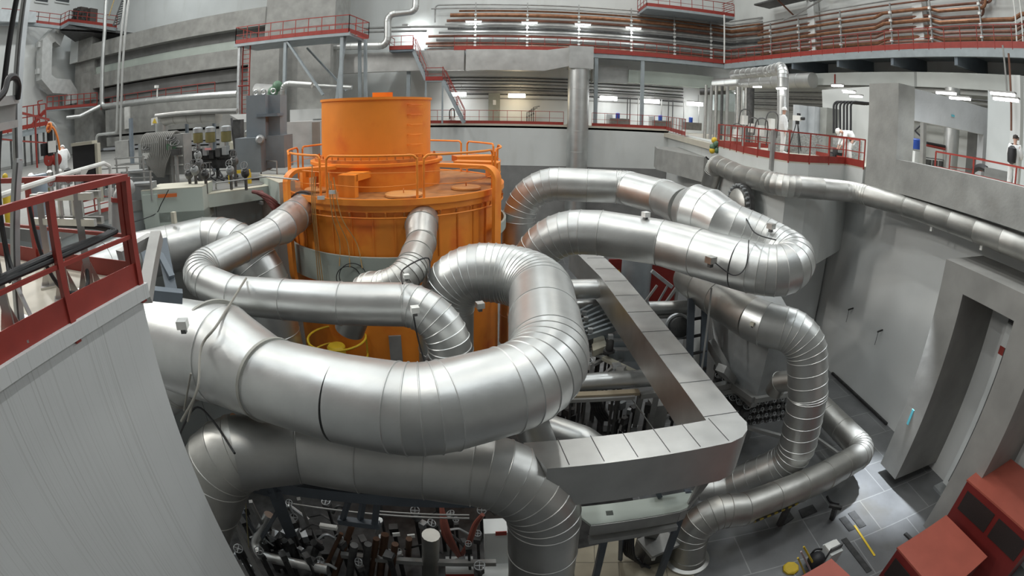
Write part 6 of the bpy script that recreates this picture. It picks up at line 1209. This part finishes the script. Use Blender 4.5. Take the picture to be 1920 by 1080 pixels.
# equipment box with black hoses below the tray
t = thing('floor_unit', 'grey floor unit with a crumpled cover below the green tray', 'unit', Pz(1228, 1040, 0)); c = Pz(1222, 1030, .5)
obj('body', MB().cbox(c + V((.05, .1, -.05)), .7, .6, .9, .2), DARK2, t); obj('column', MB().bar(Pz(1222, 1000, 1.0), Pz(1228, 985, 2.6), .3, .3), DARK2, t); obj('white_tag', MB().cbox(Pz(1225, 1043, .6) + V((0, -.05, 0)), .08, .05, .2), PAPER, t); obj('cover', MB().cbox(c + V((.05, -.15, .42)), .8, .7, .1, .35), GPIPE, t)
for k in range(6):
    a = [(1172 + 3 * k, 1000, 1.3), (1168 + 4 * k, 1025 + 3 * k, .7), (1176 + 5 * k, 1042 + 3 * k, .25), (1195 + 5 * k, 1045 + 4 * k, .2)]
    solo('black_hose', MB().tube(smooth([Pz(*q) for q in a], 5), .035, 7), BLK, 'black hose in the bunch beside the grey floor unit, %s of six' % NTH[k], 'hose', 'black hoses by the floor unit')
solo('hose_stand', MB().bar(Pz(1165, 1000, 1.6), Pz(1163, 1050, .1), .1, .06), BD, 'dark blue-grey stand holding the black hoses', 'stand')
# ---------------------------------------------------------------- floor at the right
for k, (a, b, w_) in enumerate((((1596, 960), (1618, 988), .28), ((1579, 970), (1598, 994), .26), ((1582, 1010), (1630, 1072), .2))):
    solo('floor_slot', MB().bar(Pz(*a, .012), Pz(*b, .012), w_, .02), DARK, 'dark slot drain in the plate floor by the bright patch, %s of three' % NTH[k], 'drain')
for k, (pts) in enumerate(([(1497, 957), (1523, 947), (1532, 960), (1504, 972)], [(1462, 968), (1480, 960), (1488, 972), (1470, 985)])):
    solo('floor_hatch', MB().prism([Pz(*q, .0) for q in pts], (0, 0, .03)), DARK, 'dark square hatch in the floor below the thin pipe, %s of two' % ('right', 'left')[k], 'hatch')
for k, (a, b) in enumerate((((1582, 1012), (1622, 1064)), ((1602, 985), (1640, 1042)))):
    solo('floor_line', MB().bar(Pz(*a, .015), Pz(*b, .015), .07, .012), YEL, 'thin yellow line painted on the plate floor, %s of two' % ('left', 'right')[k], 'line')
t = thing('dark_stand', 'dark iron stand with a hose on the floor right of the thin pipe', 'stand', Pz(1560, 973, 0)); obj('post', MB().bar(Pz(1560, 973, 0), Pz(1566, 952, .7), .14), DARK, t); obj('cross_piece', MB().bar(Pz(1555, 948, .75), Pz(1578, 953, .75), .1), DARK, t); obj('hose', MB().tube(smooth([Pz(1550, 930, .5), Pz(1558, 942, .4), Pz(1572, 946, .6)], 5), .04, 8), BLK, t)
t = thing('equipment_case', 'small grey and white equipment case on the floor by the red cabinets', 'case', Pz(1561, 1045, 0)); c = Pz(1560, 1030, .5); obj('body', MB().cbox(c + V((0, .0, -.2)), .42, .5, .55, .1), WHT2, t); obj('lid', MB().cbox(c + V((0, .05, .1)), .44, .3, .06, .1), PAPER, t); obj('strap', MB().cbox(c + V((0, -.12, -.0)), .44, .05, .5, .1), DARK2, t)
t = thing('black_machine', 'black and blue floor machine behind the yellow poles', 'machine', Pz(1530, 1052, 0)); obj('body', MB().ball(Pz(1530, 1050, .25), .26, 14, 8), BLK, t); obj('motor', MB().cyl(Pz(1528, 1045, .3), Pz(1536, 1047, .35), .14, 14), mat('dark_blue', (.03, .05, .12), .5), t); obj('handle', MB().tube(smooth([Pz(1520, 1040, .3), Pz(1530, 1030, .5), Pz(1545, 1030, .4)], 4), .03, 7), BLK, t)
for k, (a, b, m) in enumerate((((1496, 1046), (1509, 1075), YEL), ((1502, 1034), (1520, 1070), mat('striped_pole', (.45, .35, .38), .6)), ((1507, 1025), (1530, 1066), YEL))):
    solo('barrier_pole', MB().bar(Pz(*a, 1.0), Pz(*b, .05), .045), m, '%s barrier pole leaning near the red cabinets, %s of three' % (('yellow', 'striped', 'yellow')[k], NTH[k]), 'pole')
solo('yellow_pad', MB().lathe(Pz(1482, 1067, 0), [(.24, 0), (.24, .06), (.2, .09)], 8), YEL, 'yellow octagonal floor pad near the bottom edge', 'pad')
# red cabinets with dark grilles
def redcab(name, tl, tr, back, z, label, grilles=True):
    a, b, c = Pz(*tl, z), Pz(*tr, z), Pz(*back, z); d = b + (c - a)
    t = thing(name, label, 'cabinet', V((a.x, a.y, 0)))
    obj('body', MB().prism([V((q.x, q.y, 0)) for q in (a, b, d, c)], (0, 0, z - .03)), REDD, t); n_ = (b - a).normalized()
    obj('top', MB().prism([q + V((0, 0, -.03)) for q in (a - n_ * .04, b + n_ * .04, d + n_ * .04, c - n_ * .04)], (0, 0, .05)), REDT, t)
    s = (a - c).normalized(); L = (b - a).length
    for k in range(2 if L > 1.6 else 1):
        f0, f1 = (.06, .47) if k == 0 else (.53, .95)
        if L <= 1.6: f0, f1 = .1, .9
        p, q = a.lerp(b, f0), a.lerp(b, f1); o = s * .012
        obj('grille', MB().prism([p + o + V((0, 0, -.22)), q + o + V((0, 0, -.22)), q + o + V((0, 0, -.85)), p + o + V((0, 0, -.85))], s * .01), mat('grille_dark', (.022, .014, .013), .6, 0, .3, 40), t)
    return t
redcab('red_cabinet', (1814, 901), (1940, 1012), (1879, 849), 2.6, 'tall red cabinet with dark grilles at the right edge, farther one')
redcab('red_cabinet', (1683, 1029), (1760, 1120), (1775, 968), 1.9, 'lower red cabinet with its salmon top in front of the tall one')
redcab('red_cabinet', (1500, 1085), (1545, 1130), (1560, 1050), 1.9, 'red cabinet corner cut off at the bottom edge')
solo('floor_angle', MB().bar(Pz(1697, 1000, .03), Pz(1712, 1015, .03), .12, .06), DARK, 'dark angle piece on the floor at the foot of the shutter bay post', 'angle')
solo('wall_vent', MB().box((14.42, PX(1840, 850, 14.4).y - .4, 1.2), (14.52, PX(1840, 850, 14.4).y + .5, 1.9)), DARK, 'dark vent low on the white wall behind the tall red cabinet', 'vent')
# yellow round guarded post in front of the tank
t = thing('yellow_guard', 'yellow round guard ring with a plate in front of the orange tank', 'guard', Pz(632, 660, 4)); c = Pz(632, 650, 4.3)
obj('plate', MB().lathe(c + V((-.03, 0, 0)), [(.26, -.5), (.26, 0), (.22, .05)], 22), YEL, t); obj('ring', MB().ring(c + V((.02, 0, .28)), .82, .03, (0, 0, 1), 30, 6), YEL, t); obj('ring', MB().ring(c + V((.02, 0, -.25)), .82, .025, (0, 0, 1), 30, 6), YEL, t)
for a in (0.3, 1.8, 3.3, 4.8): q = c + V((.02 + .82 * math.cos(a), .82 * math.sin(a), 0)); obj('upright', MB().bar(q + V((0, 0, -.5)), q + V((0, 0, .3)), .04), YEL, t)
# ---------------------------------------------------------------- people
def skinmesh(name, verts, edges, radii, m, parent, M, levels=2, root=0):
    me = bpy.data.meshes.new(name); me.from_pydata([tuple(M @ V(v)) for v in verts], edges, [])
    o = bpy.data.objects.new(name, me); COL.objects.link(o); o.parent = parent
    s = o.modifiers.new('skin', 'SKIN'); s.use_smooth_shade = True
    if not me.skin_vertices: pass
    for i, r in enumerate(radii):
        sv = me.skin_vertices[0].data[i]; sv.radius = r if isinstance(r, tuple) else (r, r); sv.use_root = (i == root)
    u = o.modifiers.new('subdivision', 'SUBSURF'); u.levels = levels; u.render_levels = levels
    me.materials.append(m); return o
HELM = mat('white_helmet', (.78, .78, .76), .35); SHOE = mat('white_overshoe', (.66, .67, .67), .6); HAIR = mat('dark_hair', (.03, .022, .018), .6); NAVY = mat('navy_cloth', (.03, .05, .13), .7)
SC = 1.10
def person(label, loc, yaw, pose, helmet='helmet', extra=None):
    """joints in metres, the figure faces +Y before the turn by yaw"""
    P = dict(pelvis=(0, 0, .95), waist=(0, .0, 1.10), chest=(0, 0, 1.30), neck=(0, 0, 1.47), headb=(0, .01, 1.56), headc=(0, .02, 1.64), headt=(0, .0, 1.74),
             shL=(-.19, 0, 1.41), elL=(-.24, -.02, 1.14), wrL=(-.24, .05, .90), haL=(-.24, .08, .81), shR=(.19, 0, 1.41), elR=(.24, -.02, 1.14), wrR=(.24, .05, .90), haR=(.24, .08, .81),
             hiL=(-.10, 0, .90), knL=(-.12, .02, .50), anL=(-.12, -.02, .09), toL=(-.13, .16, .05), hiR=(.10, 0, .90), knR=(.12, .02, .50), anR=(.12, -.02, .09), toR=(.13, .16, .05))
    P.update(pose); fv = P.pop('face', (0, 1, 0)); t = thing('person', label, 'person', loc); M = Matrix.Rotation(yaw, 3, 'Z') * SC
    K = list(P); I = {k: i for i, k in enumerate(K)}
    E = [('pelvis', 'waist'), ('waist', 'chest'), ('chest', 'neck'), ('neck', 'headb'), ('headb', 'headc'), ('headc', 'headt'), ('chest', 'shL'), ('shL', 'elL'), ('elL', 'wrL'), ('wrL', 'haL'), ('chest', 'shR'), ('shR', 'elR'), ('elR', 'wrR'), ('wrR', 'haR'),
         ('pelvis', 'hiL'), ('hiL', 'knL'), ('knL', 'anL'), ('anL', 'toL'), ('pelvis', 'hiR'), ('hiR', 'knR'), ('knR', 'anR'), ('anR', 'toR')]
    rad = dict(pelvis=.13, waist=.12, chest=.14, neck=.055, headb=.075, headc=.095, headt=.06, sh=.06, el=.045, wr=.032, ha=.034, hi=.085, kn=.058, an=.042, to=.036)
    R = [rad[k] if k in rad else rad[k[:2]] for k in K]
    skinmesh('body', [P[k] for k in K], [(I[a], I[b]) for a, b in E], R, SKIN, t, M)
    cl = [k for k in K if k not in ('neck', 'headb', 'headc', 'headt', 'haL', 'haR', 'toL', 'toR')] + ['collar']
    Q = dict(P); Q['collar'] = tuple(V(P['chest']).lerp(V(P['neck']), .8)); J = {k: i for i, k in enumerate(cl)}
    rc = dict(pelvis=(.25, .19), waist=(.25, .19), chest=(.27, .2), collar=.09, sh=.115, el=.095, wr=.07, hi=.15, kn=.115, an=.095)
    ec = [(J[a], J[b]) for a, b in E if a in J and b in J] + [(J['chest'], J['collar'])]
    skinmesh('coverall', [Q[k] for k in cl], ec, [rc[k] if k in rc else rc[k[:2]] for k in cl], CLOTH, t, M)
    hd = V(P['headt']) - V(P['headb']); hd.normalize(); f = V(fv); f = (f - hd * f.dot(hd)).normalized(); s = f.cross(hd); c = V(P['headc'])
    W = lambda p: M @ V(p) + t.location
    for sg, k in ((-1, 'L'), (1, 'R')):
        a, b = V(P['wr' + k]), V(P['ha' + k]); d = (b - a).normalized(); sd = d.cross(V((0, 1, .2))).normalized()
        hb = MB(); tip = b + d * .03
        for j, ln in enumerate((.065, .078, .073, .055)):
            o_ = sd * (j - 1.5) * .019; hb.tube([W(b + o_ * .9 - d * .01), W(tip + o_ + d * ln * .5), W(tip + o_ * 1.05 + d * ln + V((0, .012, 0)))], [.009, .009, .007], 6)
        hb.tube([W(a.lerp(b, .6) + sd * .03), W(b + sd * .052 + V((0, .01, 0))), W(b + sd * .052 + d * .03 + V((0, .015, 0)))], [.011, .010, .008], 6)
        h_ = obj('hand', hb, SKIN, t)
        a, b = V(P['an' + k]), V(P['to' + k]); obj('overshoe', MB().tube([W(a + V((0, -.06, -.035))), W(a + V((0, .0, -.02))), W(a.lerp(b, .6)), W(b + (b - a).normalized() * .06)], [.05, .062, .056, .036], 10), SHOE, t)
        obj('eye', MB().ball(W(c + f * .086 + s * .032 * sg + hd * .02), .011, 8, 6), HAIR, t); obj('ear', MB().ball(W(c + s * .095 * sg), .024, 8, 6), SKIN, t)
    obj('nose', MB().ball(W(c + f * .105 - hd * .01), .018, 8, 6), SKIN, t); obj('mouth', MB().bar(W(c + f * .092 - hd * .055 - s * .022), W(c + f * .092 - hd * .055 + s * .022), .012), mat('lips', (.35, .12, .1), .5), t)
    ht = V(P['headc']) + hd * .035; ax = (M @ hd).normalized()
    if helmet == 'helmet':
        hb = MB(); hb.lathe(W(ht), [(.128, 0), (.128, .03), (.12, .075), (.09, .115), (.04, .135), (.003, .14)], 22, ax); hb.lathe(W(ht) - ax * .004, [(.145, 0), (.145, .012), (.125, .014)], 22, ax)
        h_ = obj('helmet', hb, HELM, t); obj('peak', MB().prism([W(ht + f * .12 + s * .07), W(ht + f * .19 + s * .03), W(ht + f * .19 - s * .03), W(ht + f * .12 - s * .07)], ax * .01), HELM, h_)
    elif helmet == 'cap': obj('cap', MB().lathe(W(ht) - ax * .02, [(.115, 0), (.118, .05), (.09, .11), (.003, .13)], 20, ax), CLOTH, t)
    else: obj('hair', MB().lathe(W(ht) - ax * .03, [(.108, 0), (.112, .05), (.09, .10), (.003, .125)], 20, ax), HAIR, t)
    return t, M, W, P
p = Pz(1466, 289, 9.36)
t, M, W, P = person('person in white coverall and helmet standing on the red-railed platform beside a tripod', p, math.radians(-120), dict(elL=(-.25, .0, 1.13), wrL=(-.20, .14, .93), haL=(-.17, .2, .86), elR=(.25, -.03, 1.13), wrR=(.24, .06, .88), haR=(.24, .09, .79)))
obj('badge', MB().cbox(W((-.08, .185, 1.27)), .06, .05, .1, math.radians(-120)), BLK, t)
p = Pz(1588, 301, 9.36)
bend = dict(pelvis=(0, -.22, .93), waist=(0, -.08, 1.02), chest=(0, .14, 1.08), neck=(0, .30, 1.08), headb=(0, .37, 1.10), headc=(0, .45, 1.09), headt=(0, .55, 1.11), face=(0, .3, -1), shL=(-.19, .22, 1.03), elL=(-.2, .27, .78), wrL=(-.14, .38, .55), haL=(-.11, .42, .47), shR=(.19, .22, 1.03), elR=(.2, .27, .78), wrR=(.14, .38, .55), haR=(.11, .42, .47),
            hiL=(-.1, -.18, .87), knL=(-.13, .0, .48), anL=(-.13, -.1, .09), toL=(-.14, .08, .05), hiR=(.1, -.18, .87), knR=(.13, .02, .48), anR=(.13, -.06, .09), toR=(.14, .12, .05))
person('person in white coverall and helmet bending over a black bag on the platform', p, math.radians(75), bend)
t = thing('camera_bag', 'black camera bag with gear on the platform floor below the bending man', 'bag', Pz(1566, 299, 9.36)); c = Pz(1566, 298, 9.36)
obj('body', MB().cbox(c + V((.1, .1, .14)), .55, .35, .28, .2), BLK, t); obj('wheel', MB().cyl(c + V((-.25, 0, .12)), c + V((-.25, .1, .12)), .12, 14), DARK2, t); obj('gear', MB().cbox(c + V((.05, .1, .36)), .18, .2, .18, .6), DARK, t)
t = thing('tripod', 'black camera tripod with a white-covered camera beside the standing man', 'tripod', Pz(1492, 288, 9.36)); c = V((Pz(1492, 287, 9.36).x, Pz(1492, 287, 9.36).y, 9.36))
for a in (0.3, 2.4, 4.5): obj('leg', MB().tube([c + V((.42 * math.cos(a), .42 * math.sin(a), 0)), c + V((.05 * math.cos(a), .05 * math.sin(a), 1.35))], .022, 8), BLK, t)
obj('spreader', MB().cbox(c + V((0, 0, .32)), .6, .12, .05, .3), BLK, t); obj('head', MB().cbox(c + V((0, 0, 1.4)), .14, .14, .16), BLK, t)
k_ = obj('camera', MB().cbox(c + V((0, .02, 1.6)), .2, .42, .24, .4), PAPER, t); obj('lens', MB().cyl(c + V((.1, -.2, 1.6)), c + V((.17, -.36, 1.6)), .07, 14), BLK, k_); obj('viewfinder', MB().cbox(c + V((.1, .05, 1.78)), .16, .12, .1, .4), BLK, k_)
p = PX(1899, 330, 15.2); p.z = 9.33
t, M, W, P = person('person in white with a black backpack at the right edge behind the parapet', p, math.radians(-80), dict(elL=(-.26, .05, 1.16), wrL=(-.16, .27, 1.10), haL=(-.1, .33, 1.12), elR=(.26, .05, 1.16), wrR=(.16, .27, 1.10), haR=(.1, .33, 1.12)), 'hair')
obj('backpack', MB().lathe(W((0, -.26, .92)), [(.05, 0), (.17, .06), (.19, .3), (.17, .48), (.06, .56)], 16, (0, 0, 1)), BLK, t); obj('waist_jacket', MB().tube([W((-.17, .08, 1.0)), W((0, .19, 1.0)), W((.1, .2, .8)), W((.08, .2, .6))], [.05, .06, .08, .05], 8), NAVY, t); obj('camera', MB().cbox(W((0, .2, 1.66)), .12, .12, .1), BLK, t)
p = Pz(121, 362, 8.41)
lean = dict(waist=(0, .04, 1.10), chest=(0, .16, 1.27), neck=(0, .32, 1.38), headb=(0, .39, 1.42), headc=(0, .46, 1.45), headt=(0, .53, 1.52), shL=(-.19, .2, 1.35), elL=(-.26, .36, 1.14), wrL=(-.2, .58, 1.1), haL=(-.18, .67, 1.12), shR=(.19, .2, 1.35), elR=(.26, .36, 1.14), wrR=(.2, .58, 1.1), haR=(.18, .67, 1.12))
t, M, W, P = person('person in white seen from behind, leaning forward beside a black camera on a pole', p, math.radians(48), lean, 'cap')
c = Pd(95, 300, 13.0)
t = thing('camera_crane', 'black broadcast camera with orange cable hung on a grey pole at the left', 'camera', V((c.x + .35, c.y, 8.4))); pl = Pd(106, 300, 13.0)
obj('pole', MB().tube(fillet([V((pl.x + .05, pl.y, 8.4)), Pd(106, 300, 13), Pd(104, 240, 13), Pd(97, 231, 13), Pd(90, 232, 13)], .1, 5), .05, 10), GPIPE, t)
obj('lens', MB().cyl(Pd(93, 244, 12.8), Pd(95, 292, 12.8), .085, 16), BLK, t); obj('body', MB().cbox(Pd(85, 280, 12.85), .12, .25, .28), BLK, t); obj('body', MB().cbox(Pd(99, 280, 12.9), .2, .2, .16), BLK, t)
obj('label_plate', MB().bar(Pd(90, 276, 12.6), Pd(105, 274, 12.6), .03, .26), PAPER, t); obj('cable', MB().tube(smooth([Pd(88, 241, 12.7), Pd(92, 236, 12.7), Pd(100, 240, 12.7), Pd(106, 252, 12.7), Pd(110, 268, 12.7), Pd(112, 282, 12.7)], 5), .03, 8), ORCORD, t); obj('cable', MB().ring(Pd(92, 239, 12.7), .1, .03, (0, -1, .3), 16, 6), ORCORD, t)
